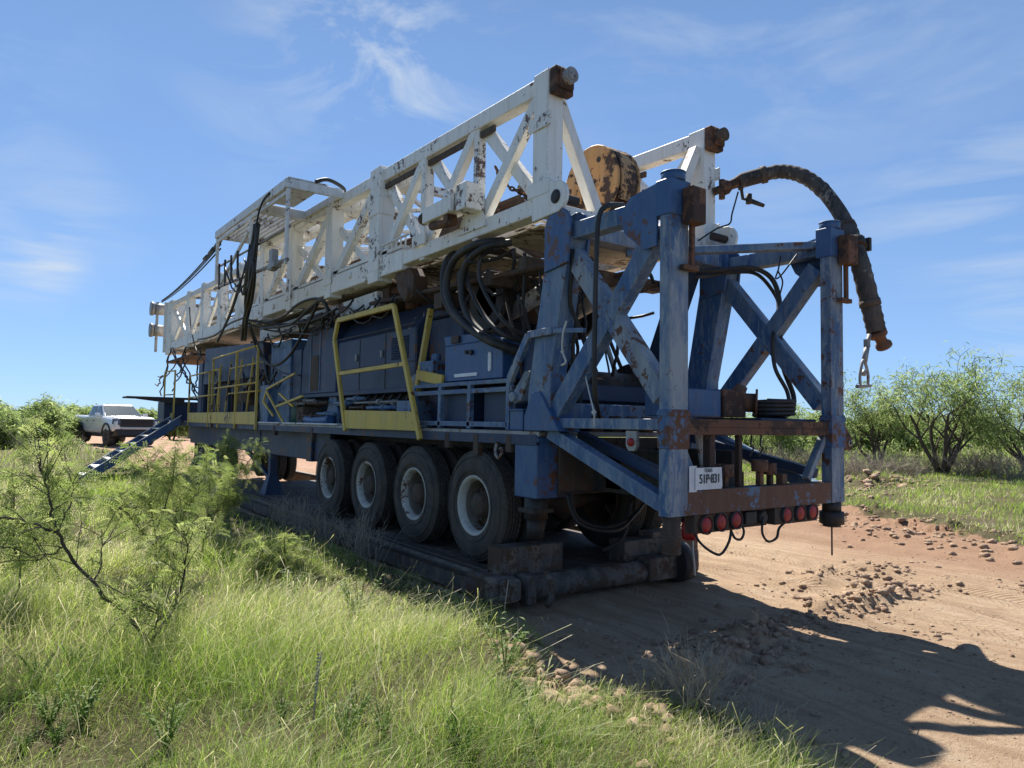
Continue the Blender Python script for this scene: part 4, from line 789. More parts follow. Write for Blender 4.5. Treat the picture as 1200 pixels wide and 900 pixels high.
# wires tied at right top beam
m = MB(); m.tube(spl([dp(915, 300, 4.0), dp(912, 316, 4.0), dp(909, 326, 4.0), dp(916, 322, 4.0), dp(934, 298, 4.0)]), .008, 5); m.tube(spl([dp(912, 318, 4.0), dp(917, 330, 4.0), dp(914, 345, 4.1)]), .008, 5); o = m.build('tie_wire', 'cable'); tag(o, 'knotted black wire tied under the right top beam above the hoses', 'wire')
for a, lab in (((882, 503), 'thin black strap dangling under the rusty rail, left of the pair'), ((893, 503), 'thin black strap dangling under the rusty rail, right of the pair')):
    m = MB(); m.tube(spl([dp(a[0], a[1], 3.75), dp(a[0]-2, a[1]+18, 3.74), dp(a[0]+1, a[1]+22, 3.74), dp(a[0]-4, a[1]+32, 3.74)]), .008, 5); o = m.build('dangling_strap', 'cable'); tag(o, lab, 'strap')

# tangle of cables draped on the left side under the racking board and mast
rc = random.Random(5)
def cable(pts, r, lab, grp='loose black cables along the mast side'):
    m = MB(); m.tube(spl(pts, 6), r, 6); o = m.build('black_cable', 'cable'); tag(o, lab, 'cable', grp); return o
T = lambda u, v, x=3.2: ax(u, v, x)
trunk_pts = [T(302, 262), T(299, 290), T(296, 320), T(292, 350, 3.3), T(288, 378, 3.6), T(285, 398, 4.0)]
m = MB()
for i in range(6):
    j = lambda p: tuple(Vector(p)+V(rc.uniform(-.03,.03), rc.uniform(-.12,.12), rc.uniform(-.03,.03)))
    m.tube(spl([j(p) for p in trunk_pts], 5), .03, 6)
m.tube([T(297, 288), T(291, 345, 3.28)], [.08, .10], 8)
o = m.build('cable_bundle', 'cable'); tag(o, 'thick black cable bundle hanging under the white racking board', 'cable bundle')
cl = 'slack black cable strung from the bundle along the mast underside'
def cab(i, lab, *q):
    cable([T(*p) for p in q], .016+.006*(i % 3), lab)
cab(0, 'black cable looping over the outer top edge of the racking board', (316, 226, 3.18), (308, 236, 3.17), (302, 255, 3.17), (298, 290, 3.18))
cab(1, 'black cable running from the bundle past the tall tank top', (290, 375, 3.7), (330, 380, 4.1), (365, 376, 4.1), (395, 362, 4.1))
cab(2, 'black cable arching low in front of the tall blue tank', (292, 378, 3.8), (302, 410, 4.05), (318, 428, 4.1), (338, 418, 4.1), (358, 385, 4.1), (372, 356, 4.05))
cab(0, 'black cable reaching the deck rail in front of the blue tank', (292, 378, 3.8), (310, 420, 4.05), (330, 436, 4.1), (352, 440, 4.1))
cab(1, 'black cable sagging left of the bundle to the front canopy', (286, 372, 3.8), (268, 380, 4.1), (250, 394, 4.2), (232, 398, 4.2))
cab(2, 'black cable hanging steeply from the board pipe to the mast foot', (282, 330, 3.25), (272, 362, 3.6), (262, 385, 4.0), (255, 400, 4.1))
cab(0, 'black cable hanging down across the inner mast posts', (222, 360, 4.25), (224, 385, 4.25), (230, 410, 4.2), (240, 425, 4.15))
cab(1, 'upper black hose bowed over the hood near the mast belly', (300, 380, 4.05), (330, 372, 4.02), (350, 356, 4.02), (372, 350, 4.05), (385, 362, 4.1))
cab(2, 'lower black hose bowed over the hood near the mast belly', (305, 385, 4.05), (340, 380, 4.02), (362, 362, 4.02), (378, 352, 4.05), (386, 368, 4.1))
cab(0, 'black cable strung level below the mast from bundle to bank', (285, 376, 3.8), (310, 386, 4.1), (340, 390, 4.1), (372, 392, 4.1))
for i, (u0, v0, u1, v1, dp_, lab) in enumerate(((263, 310, 300, 300, .55, 'first black loop hung on the board pipe, next to the white post'), (270, 308, 290, 304, .45, 'second black loop hung on the board pipe'), (278, 306, 298, 300, .6, 'third black loop hung on the board pipe'), (286, 303, 300, 298, .35, 'small black loop hung highest on the board pipe'))):
    m = MB(); m.tube(sag(T(u0, v0, 3.2), T(u1, v1, 3.2), dp_, 14, .012), .016, 6); o = m.build('cable_loop', 'cable'); tag(o, lab, 'cable', 'cable loops on the racking board')
m = MB()
for i in range(9):
    a = ax(rc.uniform(196, 240), rc.uniform(402, 416), 4.3); b = Vector(ax(rc.uniform(180, 240), rc.uniform(430, 470), 4.3)); m.tube(sag(a, b, rc.uniform(-.2, .4), 10, .03), .022, 6)
o = m.build('cable_tangle', 'cable'); tag(o, 'tangle of black cables hanging below the front end of the mast', 'cable tangle')
m = MB()
for i in range(26):
    a = V(rc.uniform(4.15, 6.0), rc.uniform(5.3, 8.5), rc.uniform(3.2, 3.62)); b = a+V(rc.uniform(-.6, .6), rc.uniform(-1.2, 1.2), rc.uniform(-.3, .1)); m.tube(sag(a, b, rc.uniform(.02, .25), 8, .01), rc.uniform(.010, .024), 6)
o = m.build('hose_tangle', 'cable'); tag(o, 'tangle of black hoses in the gap between mast end and deck', 'hose tangle')
m = MB()
for i in range(14):
    a = V(rc.uniform(4.3, 5.6), rc.uniform(5.0, 6.2), rc.uniform(1.9, 2.3)); b = V(a.x+rc.uniform(-.3,.3), a.y+rc.uniform(-.3,.3), rc.uniform(3.0, 3.5)); m.tube(sag(a, b, rc.uniform(-.1, .1), 8, .012), rc.uniform(.010, .022), 6)
o = m.build('control_lines', 'cable'); tag(o, 'upright black control lines behind the left blue leg', 'hose bundle')
m = MB()
for i in range(18):
    a = V(4.2, rc.uniform(9.0, 14.5), rc.uniform(3.35, 3.5)); b = a+V(rc.uniform(-.12, .05), rc.uniform(-1.5, 1.5), rc.uniform(-.15, .1)); m.tube(sag(a, b, rc.uniform(.02, .3), 8, .015), rc.uniform(.012, .024), 6)
o = m.build('wiring_harness', 'cable'); tag(o, 'messy black wiring harness between the mast and the engine hood', 'cable tangle')

# ================================================================== SKID BASE under the wheels
sk = empty('steel_skid', (XC, 11, 0), 'muddy dark steel skid base lying under the truck wheels', 'skid base')
m = MB()
m.box((5.0, 5.7, .0), (5.53, 17.3, .20)); m.box((4.0, 5.62, .16), (6.53, 17.2, .235)); m.build('skid_floor', 'skid', sk, .01)
for s_ in (1, -1):
    f = (lambda x: x) if s_ == 1 else mx
    xs = sorted((f(3.66), f(4.0)))
    m = MB(); m.beam(((f(3.86)), 5.62, .13), (f(3.86), 20.5, .13), .16, .26); m.build('skid_runner', 'skid', sk, .02)
    m = MB(); m.beam((f(3.88), 5.75, .275), (f(3.88), 20.3, .275), .11, .035); m.beam((f(3.79), 5.75, .21), (f(3.79), 20.4, .21), .05, .05); m.build('skid_rail', 'dark', sk, .008)
    if s_ == 1: m = MB(); m.box((3.70, 5.42, .02), (3.97, 5.95, .275)); m.prism([(3.72, 5.42, .275), (3.95, 5.42, .275), (3.95, 5.42, .06), (3.72, 5.42, .06)], (0, -.09, 0)); m.build('runner_nose', 'skid', sk, .035)
    m = MB(); m.box((f(3.86), 5.58, .235), (f(4.62), 5.80, .52)); m.box((f(4.28), 5.572, .24), (f(4.29), 5.58, .515)); m.build('wheel_chock', 'skid', sk, .008)
m = MB(); m.box((5.45, 5.55, .22), (6.05, 5.80, .46)); m.build('wheel_chock', 'skid', sk, .008)
m = MB(); m.cyl((4.02, 5.46, .15), (6.05, 5.46, .15), .115, None, 20); m.build('cross_tube', 'skid', sk)
m = MB(); m.box((5.6, 5.32, .06), (6.05, 5.55, .30)); m.build('tube_collar', 'skid', sk, .012)
m = MB(); m.tube(spl([(4.1, 5.2, .34), (4.1, 5.12, .28), (4.1, 5.1, .15), (4.1, 5.16, .05)]), .03, 8); m.build('tow_lug', 'skid', sk)
m = MB(); m.box((4.01, 5.33, .02), (4.11, 5.55, .29)); m.build('lug_plate', 'skid', sk, .012)
m = MB(); m.cyl((6.02, 5.40, .21), (6.22, 5.40, .21), .21, None, 26); m.cyl((6.22, 5.40, .21), (6.30, 5.40, .21), .13, .10, 20); m.build('end_roller', 'dark', sk)
m = MB(); m.tube(spl([(6.12, 5.19, .50), (6.11, 5.18, .36), (6.12, 5.17, .22), (6.14, 5.18, .1)]), .012, 6); m.build('roller_strap', 'rope', sk)
# ================================================================== GROUND
def vnoise(x, y, s, seed=0):
    """smooth value noise on arrays"""
    x = x*s; y = y*s; xi = np.floor(x).astype(np.int64); yi = np.floor(y).astype(np.int64); fx = x-xi; fy = y-yi
    fx = fx*fx*(3-2*fx); fy = fy*fy*(3-2*fy)
    def h(a, b):
        n = (a*374761393 + b*668265263 + seed*974711) & 0x7fffffff
        n = ((n ^ (n >> 13))*1274126177) & 0x7fffffff
        return ((n ^ (n >> 16)) & 0xffff)/65535.0
    return (h(xi,yi)*(1-fx)+h(xi+1,yi)*fx)*(1-fy)+(h(xi,yi+1)*(1-fx)+h(xi+1,yi+1)*fx)*fy
def fbm(x, y, s, o=4, seed=0):
    v = 0; a = .5; t = 0
    for i in range(o): v = v+a*vnoise(x, y, s*2**i, seed+i*17); t += a; a *= .5
    return v/t
def sstep(a, b, x): t = np.clip((x-a)/(b-a), 0, 1); return t*t*(3-2*t)
def left_edge(y): # where the roadside grass stops, left of the road
    return -.50*np.exp(-((y-3.25)/.42)**2)+np.where(y < 30, 3.12+.012*y, 3.48-.10*(y-30)).clip(-2, 9) + 0*y
def right_edge(y): return np.where(y < 9, 11.6+(y-4.15)*.62, 14.6+(y-9)*.05)
def road_mask(x, y):
    n = (fbm(x, y, .55, 4, 5)-.5)*1.3 + (fbm(x, y, 3.1, 3, 9)-.5)*.5
    a = sstep(-.18, .30, x-left_edge(y)+n*.55); b = sstep(-.5, .6, right_edge(y)-x+n*1.4)
    return a*b
def bump2(x, y, cx, cy, rx, ry): return np.exp(-((x-cx)/rx)**2-((y-cy)/ry)**2)
def ground_z(x, y):
    r = road_mask(x, y)
    z = .34*sstep(21, 40, y)*sstep(8, 3, x-.06*y)-.16*bump2(x, y, 1.6, 20.5, 1.6, 3.5) + .15*sstep(10, 30, x)
    berm = .16+.10*fbm(x, y, .5, 3, 21)+.06*(fbm(x, y, 2.0, 2, 3)-.5)
    z = z + (1-r)*np.where(x < left_edge(y)+2, berm, .07+.08*fbm(x, y, .4, 3, 2))
    # ruts and ridges along the road
    w_ = x+.35*(fbm(x, y, .25, 2, 40)-.5)*2+.05*np.sin(y*.7)
    rut = -.06*np.exp(-((w_-8.15)/.22)**2)+.03*np.exp(-((w_-8.55)/.15)**2)-.05*np.exp(-((w_-10.0)/.3)**2)+.05*np.exp(-((w_-7.2)/.35)**2)*fbm(x, y, 1.1, 2, 8)*1.5+.10*np.exp(-((w_-11.3)/.45)**2)*(.5+fbm(x, y, 1.7, 3, 51))-.02*np.exp(-((w_-6.6)/.2)**2)-.025*np.exp(-((w_-4.0)/.2)**2)-.02*np.exp(-((w_-3.5)/.15)**2)
    z = z + r*rut
    z = z + r*(.030*(fbm(x, y, 1.6, 4, 13)-.5)*2 + .016*(fbm(x, y*.45, 7.0, 4, 31)-.5)*2)
    pile = .11*bump2(x, y, 4.45, 3.45, .42, .28)+.12*bump2(x, y, 5.0, 3.6, .35, .2)+.11*bump2(x, y, 2.88, 3.3, .24, .42)+.09*bump2(x, y, 3.25, 2.4, .25, .5)+.11*bump2(x, y, 6.9, 3.78, .85, .22)+.08*bump2(x, y, 7.9, 4.6, .9, .3)+.24*bump2(x, y, 19.8, 10.3, 1.1, .7)+.12*bump2(x, y, 12.6, 5.6, .4, 1.4)+.12*bump2(x, y, 13.8, 7.6, .4, 1.0)
    rough = .10+2.2*np.abs(fbm(x, y, 5.0, 3, 77)-.5)*2+.9*np.clip(fbm(x, y, 11, 3, 7)-.3, 0, 1)
    z = z + pile*rough
    return z
def gz(x, y): return float(ground_z(np.array([float(x)]), np.array([float(y)]))[0])
def axis(segs):
    o = []
    for a, b, st in segs: o += list(np.arange(a, b, st))
    return np.array(o+[segs[-1][1]])
gx = axis([(-3000, -400, 400), (-400, -60, 40), (-60, -12, 3), (-12, 0, .4), (0, 2.4, .12), (2.4, 9, .04), (9, 16, .09), (16, 34, .5), (34, 90, 4), (90, 500, 40), (500, 3000, 400)])
gy = axis([(-60, -2, 6), (-2, 1.4, .3), (1.4, 7.5, .04), (7.5, 14, .10), (14, 30, .4), (30, 80, 1.5), (80, 400, 20), (400, 5000, 400)])
GX, GY = np.meshgrid(gx, gy); fx_, fy_ = GX.ravel(), GY.ravel(); fz_ = ground_z(fx_, fy_)
nx_, ny_ = len(gx), len(gy)
idx = np.arange(nx_*ny_).reshape(ny_, nx_)
quads = np.stack([idx[:-1, :-1], idx[:-1, 1:], idx[1:, 1:], idx[1:, :-1]], -1).reshape(-1, 4)
def np_mesh(name, verts, faces, mat, attrs=None, smooth=False, kind=None):
    me = bpy.data.meshes.new(name); nv = len(verts); k_ = faces.shape[1]; nf = len(faces)
    me.vertices.add(nv); me.vertices.foreach_set('co', np.ascontiguousarray(verts, dtype=np.float32).ravel())
    me.loops.add(nf*k_); me.loops.foreach_set('vertex_index', faces.astype(np.int32).ravel())
    me.polygons.add(nf); me.polygons.foreach_set('loop_start', np.arange(0, nf*k_, k_, dtype=np.int32)); me.polygons.foreach_set('loop_total', np.full(nf, k_, dtype=np.int32))
    if smooth: me.polygons.foreach_set('use_smooth', np.ones(nf, dtype=bool))
    for a, v in (attrs or {}).items():
        at = me.attributes.new(a, 'FLOAT', 'POINT'); at.data.foreach_set('value', v.astype(np.float32))
    me.update(calc_edges=True); me.validate(); me.materials.append(M[mat] if isinstance(mat, str) else mat)
    o = bpy.data.objects.new(name, me); COL.objects.link(o)
    if kind: o['kind'] = kind
    return o
# ground material: tan caliche road with red-brown damp patches, dark soil under the grass
m, t, b = newmat('ground_soil'); l = t.links.new
geo = nd(t, 'ShaderNodeNewGeometry'); at = nd(t, 'ShaderNodeAttribute', attribute_name='road')
def gn(sc, det, ro=.6, mul=(1,1,1), dist=0):
    mm = nd(t, 'ShaderNodeMapping'); mm.inputs['Scale'].default_value = mul; l(geo.outputs['Position'], mm.inputs[0])
    n = nd(t, 'ShaderNodeTexNoise', i_Scale=sc, i_Detail=det, i_Roughness=ro, i_Distortion=dist); l(mm.outputs[0], n.inputs['Vector']); return n.outputs[0]
def gmix(f, a, c, mode='MIX'):
    x = nd(t, 'ShaderNodeMixRGB', blend_type=mode); 
    l(f, x.inputs[0]) if not isinstance(f, float) else setattr(x.inputs[0], 'default_value', f)
    l(a, x.inputs[1]) if not isinstance(a, tuple) else setattr(x.inputs[1], 'default_value', (*a, 1))
    l(c, x.inputs[2]) if not isinstance(c, tuple) else setattr(x.inputs[2], 'default_value', (*c, 1))
    return x.outputs[0]
def grmp(n, a, b_): r_ = ramp(t, [(a, 0), (b_, 1)]); l(n, r_.inputs[0]); return r_.outputs[0]
road = gmix(grmp(gn(.55, 6, .6, (1, .35, 1)), .40, .62), (.55, .40, .265), (.46, .315, .20))
road = gmix(grmp(gn(5, 8, .7, (1, .25, 1), .3), .48, .70), road, (.62, .475, .335))
road = gmix(grmp(gn(2.2, 7, .7), .56, .72), road, (.34, .215, .14))
road = gmix(grmp(gn(4.5, 6, .62, (1.6, .09, 1), .25), .50, .60), road, (.43, .295, .19))
road = gmix(grmp(gn(38, 6, .75), .52, .72), road, (.31, .205, .13))
road = gmix(grmp(gn(90, 3, .7), .60, .70), road, (.56, .44, .33))
rx = nd(t, 'ShaderNodeSeparateXYZ'); l(geo.outputs['Position'], rx.inputs[0])
rxa = nd(t, 'ShaderNodeMath', operation='MULTIPLY_ADD', i_1=1.0); l(rx.outputs['X'], rxa.inputs[0]); nn_ = nd(t, 'ShaderNodeMath', operation='MULTIPLY_ADD', i_1=7.0, i_2=-3.5); l(gn(.5, 5, .62, (1, .3, 1)), nn_.inputs[0]); l(nn_.outputs[0], rxa.inputs[2])
rmr = nd(t, 'ShaderNodeMapRange', i_1=8.6, i_2=11.6, i_3=0.0, i_4=.8); l(rxa.outputs[0], rmr.inputs[0])
road = gmix(rmr.outputs[0], road, (.36, .21, .135))
ry = nd(t, 'ShaderNodeMapRange', i_1=14., i_2=26., i_3=0.0, i_4=.75); l(rx.outputs['Y'], ry.inputs[0])
road = gmix(ry.outputs[0], road, (.44, .275, .19))
fargr = gmix(grmp(gn(.08, 5), .4, .6), (.105, .12, .040), (.19, .165, .085))
soil = gmix(grmp(gn(3, 6), .4, .65), (.13, .105, .06), (.075, .075, .032))
soil = gmix(grmp(gn(40, 4), .5, .7), soil, (.21, .17, .10))
dist_ = nd(t, 'ShaderNodeVectorMath', operation='LENGTH'); l(geo.outputs['Position'], dist_.inputs[0])
dr = nd(t, 'ShaderNodeMapRange', i_1=18., i_2=45.); l(dist_.outputs['Value'], dr.inputs[0])
soil = gmix(dr.outputs[0], soil, fargr)
edge = nd(t, 'ShaderNodeMath', operation='ADD'); l(at.outputs['Fac'], edge.inputs[0])
e2 = nd(t, 'ShaderNodeMath', operation='MULTIPLY_ADD', i_1=.5, i_2=-.25); l(gn(7, 5, .7), e2.inputs[0]); l(e2.outputs[0], edge.inputs[1])
l(gmix(grmp(edge.outputs[0], .42, .58), soil, road), b.inputs['Base Color']); b.inputs['Roughness'].default_value = .95; b.inputs['Specular IOR Level'].default_value = .15
bs = nd(t, 'ShaderNodeMath', operation='ADD'); l(gn(26, 8, .72), bs.inputs[0]); l(gn(120, 4, .7), bs.inputs[1])
# pressed tyre tracks: bars across two wheel lines along the road
def track(cx, hw):
    a_ = nd(t, 'ShaderNodeMath', operation='SUBTRACT', i_1=cx); l(wob.outputs[0], a_.inputs[0]); b_ = nd(t, 'ShaderNodeMath', operation='ABSOLUTE'); l(a_.outputs[0], b_.inputs[0])
    c_ = nd(t, 'ShaderNodeMapRange', i_1=hw, i_2=hw*.75, i_3=0.0, i_4=1.0); l(b_.outputs[0], c_.inputs[0]); return c_.outputs[0], b_.outputs[0]
wob = nd(t, 'ShaderNodeMath', operation='MULTIPLY_ADD', i_1=.5); l(gn(.22, 1), wob.inputs[0]); l(rx.outputs['X'], wob.inputs[2])
trk = None
for cx, hw in ((6.95, .15), (7.45, .12), (8.4, .16), (9.9, .14), (10.4, .14), (5.4, .14)):
    ms, ab = track(cx+.25, hw)
    ch_ = nd(t, 'ShaderNodeMath', operation='ADD'); l(ab, ch_.inputs[0]); l(rx.outputs['Y'], ch_.inputs[1])
    sn = nd(t, 'ShaderNodeMath', operation='MULTIPLY', i_1=95.0); l(ch_.outputs[0], sn.inputs[0]); sn2 = nd(t, 'ShaderNodeMath', operation='SINE'); l(sn.outputs[0], sn2.inputs[0])
    st = nd(t, 'ShaderNodeMapRange', i_1=-.3, i_2=.3, i_3=-1.0, i_4=.25); l(sn2.outputs[0], st.inputs[0])
    mm_ = nd(t, 'ShaderNodeMath', operation='MULTIPLY'); l(ms, mm_.inputs[0]); l(st.outputs[0], mm_.inputs[1])
    if trk is None: trk = mm_.outputs[0]
    else: x_ = nd(t, 'ShaderNodeMath', operation='ADD'); l(trk, x_.inputs[0]); l(mm_.outputs[0], x_.inputs[1]); trk = x_.outputs[0]
brk = grmp(gn(1.3, 4, .6), .42, .56); tb = nd(t, 'ShaderNodeMath', operation='MULTIPLY'); l(trk, tb.inputs[0]); l(brk, tb.inputs[1])
tb2 = nd(t, 'ShaderNodeMath', operation='MULTIPLY'); l(tb.outputs[0], tb2.inputs[0]); l(at.outputs['Fac'], tb2.inputs[1])
bs2 = nd(t, 'ShaderNodeMath', operation='MULTIPLY_ADD', i_1=.42); l(tb2.outputs[0], bs2.inputs[0]); l(bs.outputs[0], bs2.inputs[2])
bp = nd(t, 'ShaderNodeBump', i_Strength=.9, i_Distance=.03); l(bs2.outputs[0], bp.inputs['Height']); l(bp.outputs[0], b.inputs['Normal'])
M['ground'] = m
np_mesh('ground', np.stack([fx_, fy_, fz_], -1), quads, 'ground', {'road': road_mask(fx_, fy_)}, True, 'structure')
m, t, b = newmat('clod_soil'); l = t.links.new; geo = nd(t, 'ShaderNodeNewGeometry')
l(gmix(grmp(gn(7, 6, .7), .4, .65), (.24, .155, .105), (.46, .33, .22)), b.inputs['Base Color']); b.inputs['Roughness'].default_value = .97
bp = nd(t, 'ShaderNodeBump', i_Strength=.7, i_Distance=.02); l(gn(40, 7, .7), bp.inputs['Height']); l(bp.outputs[0], b.inputs['Normal']); M['clod'] = m

# loose clods of dried mud
import bmesh
bm = bmesh.new(); bmesh.ops.create_icosphere(bm, subdivisions=2, radius=1); iv = np.array([v.co[:] for v in bm.verts]); itf = np.array([[v.index for v in f.verts] for f in bm.faces]); bm.free()
vv, ff = [], []; nb = 0
def clods(cx, cy, rx, ry, n, s0, s1):
    global nb
    for _ in range(int(n*1.25)):
        x = cx+rng.normal()*rx; y = cy+rng.normal()*ry; s_ = .8*s0+(.62*s1-.8*s0)*rng.random()**2.8
        if 3.6 < x < 6.9 and 5.1 < y < 20: continue
        d_ = iv*(1+.95*(vnoise(iv[:,0]*2+x*7, iv[:,1]*2+iv[:,2]*3+y*5, 1.1, 3)[:,None]-.4))*np.array([1, .6+.7*rng.random(), .45+.4*rng.random()])
        d_ = d_*(1+.34*(rng.random((len(iv), 1))-.5))
        a = rng.random()*6.28; c_, s2 = math.cos(a), math.sin(a); d_ = np.stack([d_[:,0]*c_-d_[:,1]*s2, d_[:,0]*s2+d_[:,1]*c_, d_[:,2]], -1)*s_
        vv.append(d_+np.array([x, y, gz(x, y)+s_*.12])); ff.append(itf+nb); nb += len(iv)
for c_ in [(4.45, 3.45, .42, .25, 220, .012, .075), (5.0, 3.6, .4, .2, 150, .01, .06), (2.86, 3.3, .20, .40, 320, .012, .10), (3.2, 2.45, .2, .4, 110, .012, .07), (6.9, 3.75, .8, .16, 380, .006, .065), (7.9, 4.5, .9, .2, 200, .010, .07), (19.8, 10.3, 1.0, .6, 150, .04, .20), (12.2, 5.5, .35, 1.4, 90, .015, .09), (13.5, 7.6, .4, 1.0, 70, .02, .10), (16, 9.3, 1.2, .5, 80, .02, .12), (6.4, 2.9, .3, .3, 60, .008, .045), (8.2, 3.6, 2.5, 1.2, 110, .005, .02), (5.2, 2.3, 1.0, .8, 700, .0025, .016), (7.5, 4.0, 3.0, 1.5, 900, .003, .014), (4.4, 2.2, .7, .5, 300, .002, .012), (3.6, 4.6, .35, .9, 120, .008, .05), (9.5, 3.1, .5, .2, 60, .01, .05), (11.2, 4.4, .3, 1.2, 120, .010, .09), (12.0, 7.0, .35, 1.4, 120, .015, .10), (3.3, 30, .5, 3, 50, .04, .16), (9, 6.5, 3, 1.5, 60, .008, .03)]: clods(*c_)
np_mesh('dirt_clods', np.concatenate(vv), np.concatenate(ff), 'clod', None, False, 'stuff')

# ================================================================== GRASS (uncountable blades)
ck = _X  # unused marker
cam_inv = RW.transposed()
def in_view(x, y, z, mg=60):
    P = np.stack([x, y, z-CAMH], -1) @ np.array(RW)       # to camera axes
    dpt = -P[:, 2]; u = 600+FPX*P[:, 0]/np.maximum(dpt, .01); v = 450-FPX*P[:, 1]/np.maximum(dpt, .01)
    return (dpt > .8) & (u > -mg-200) & (u < 1200+mg+200) & (v > -200) & (v < 900+250), dpt
def blades(name, xs, ys, hmin, hmax, wid, tint, lean=.5, seg=3, density=None, heads=.0):
    n = len(xs); z = ground_z(xs, ys)
    ok, dpt = in_view(xs, ys, z); xs, ys, z, dpt = xs[ok], ys[ok], z[ok], dpt[ok]; n = len(xs)
    tt = tint(xs, ys, rng.random(n))
    H = (hmin+(hmax-hmin)*rng.random(n)**1.4)*(.30+2.2*np.clip(fbm(xs, ys, 1.1, 3, 61)-.22, 0, 1))*np.where(xs < 8, np.clip((left_edge(ys)-xs)*.6+np.where((ys > 5) & (ys < 18), .26, .42), .24, 1.1), 1.0); A = rng.random(n)*2*np.pi
    ln = lean*(.2+1.1*rng.random(n)**1.3); W = wid*np.clip(dpt/4.5, .75, 12)*(.6+.8*rng.random(n))
    dxy = np.stack([np.cos(A), np.sin(A)], -1); B = A+np.pi/2+rng.normal(size=n)*.6; per = np.stack([np.cos(B), np.sin(B)], -1)
    # a breeze leans everything a little the same way
    dxy = dxy*.85+np.array([.3, -.2]); wig = rng.normal(size=n)*.22; V_ = np.zeros((n, (seg+1)*2, 3), np.float32)
    for k in range(seg+1):
        f = k/seg; r_ = ln*H*f**1.8; sw = H*wig*math.sin(f*2.6); c = np.stack([xs+dxy[:,0]*r_+per[:,0]*sw, ys+dxy[:,1]*r_+per[:,1]*sw, z-.02+H*f*(1-np.clip(.34*ln*f, 0, .9))], -1)
        wk = W*(1-f*.86)*.5
        hd = (rng.random(n) < heads) if k == seg else None
        if k == seg and heads > 0: wk = np.where(hd, W*.9, wk)
        o = np.concatenate([per*wk[:,None], np.zeros((n,1))], -1); V_[:, 2*k] = c-o; V_[:, 2*k+1] = c+o
    base = (np.arange(n)*(seg+1)*2)[:,None,None]; q = np.array([[2*k, 2*k+1, 2*k+3, 2*k+2] for k in range(seg)])[None]
    F_ = (base+q).reshape(-1, 4); tv = np.repeat(tt, (seg+1)*2)
    return V_.reshape(-1, 3), F_, tv
def scatter(n, x0, x1, y0, y1): return x0+(x1-x0)*rng.random(n), y0+(y1-y0)*rng.random(n)
def green_tint(x, y, r_):
    p = fbm(x, y, .55, 3, 71); q = fbm(x, y, 2.2, 2, 44)
    dryp = sstep(.2, -1.6, x-.12*y)*sstep(.42, .62, fbm(x, y, .8, 3, 91))*.34
    return np.clip(dryp+.18+.50*(p-.28)+.36*(q-.4)+.28*(r_-.5)+np.where(r_ > .90-.22*(p > .55), .40, 0), 0, 1)
parts = []
def field(n, x0, x1, y0, y1, power, hmin, hmax, wid, lean, keep=None, heads=0.0, seg=4, tint=green_tint):
    xs, ys = scatter(n, x0, x1, y0, y1)
    d_ = np.hypot(xs, ys); k = rng.random(n) < np.clip((4.0/np.maximum(d_, 1.2))**power, 0, 1)
    k &= road_mask(xs, ys) < (.35+.3*rng.random(n))
    cl = fbm(xs, ys, 1.3, 3, 55); k &= rng.random(n) < np.clip((cl-.22)*2.6, .12, 1)
    if keep is not None: k &= keep(xs, ys)
    parts.append(blades('g', xs[k], ys[k], hmin, hmax, wid, tint, lean, seg, heads=heads))
left_side = lambda x, y: x < left_edge(y)+1.2
field(330000, -4.5, 4.2, 1.4, 9, 1.0, .06, .36, .0034, 1.15, left_side, .12)
field(24000, -4.5, 4.0, 1.6, 9, .8, .22, .52, .0024, .9, left_side, .55, tint=lambda x, y, r_: np.clip(.55+.45*r_, 0, 1))
field(42000, -4.5, 4.2, 1.4, 12, .9, .05, .26, .0085, 1.4, lambda x, y: left_side(x, y) & (fbm(x, y, 1.7, 3, 131) > .50), .0, tint=lambda x, y, r_: np.clip(.05+.42*r_, 0, 1))
field(60000, -4.5, 4.2, 1.4, 10, .9, .05, .20, .0026, 2.3, left_side, .0, tint=lambda x, y, r_: np.clip(.62+.38*r_, 0, 1))
field(190000, -8, 4.6, 8, 22, .9, .08, .36, .0034, 1.0, left_side, .15)
field(70000, -22, 4.0, 21, 60, .35, .15, .5, .0030, .6, left_side, .2)
vv = np.concatenate([p[0] for p in parts]); ofs = np.cumsum([0]+[len(p[0]) for p in parts[:-1]]); ff = np.concatenate([p[1]+o for p, o in zip(parts, ofs)])
np_mesh('roadside_grass', vv, ff, 'grass', {'tint': np.concatenate([p[2] for p in parts])}, False, 'stuff')
parts = []
right_side = lambda x, y: x > right_edge(y)-1.0
field(210000, 10, 32, 1.0, 18, .45, .05, .20, .0040, .7, right_side, .05, 2)
field(60000, 26, 70, 5, 40, .2, .10, .40, .0035, .6, right_side, .1, 2)
field(40000, 14, 60, 18, 80, .2, .15, .5, .0035, .6, right_side, .1, 2)
vv = np.concatenate([p[0] for p in parts]); ofs = np.cumsum([0]+[len(p[0]) for p in parts[:-1]]); ff = np.concatenate([p[1]+o for p, o in zip(parts, ofs)])
np_mesh('pasture_grass', vv, ff, 'grass', {'tint': np.concatenate([p[2] for p in parts])}, False, 'stuff')

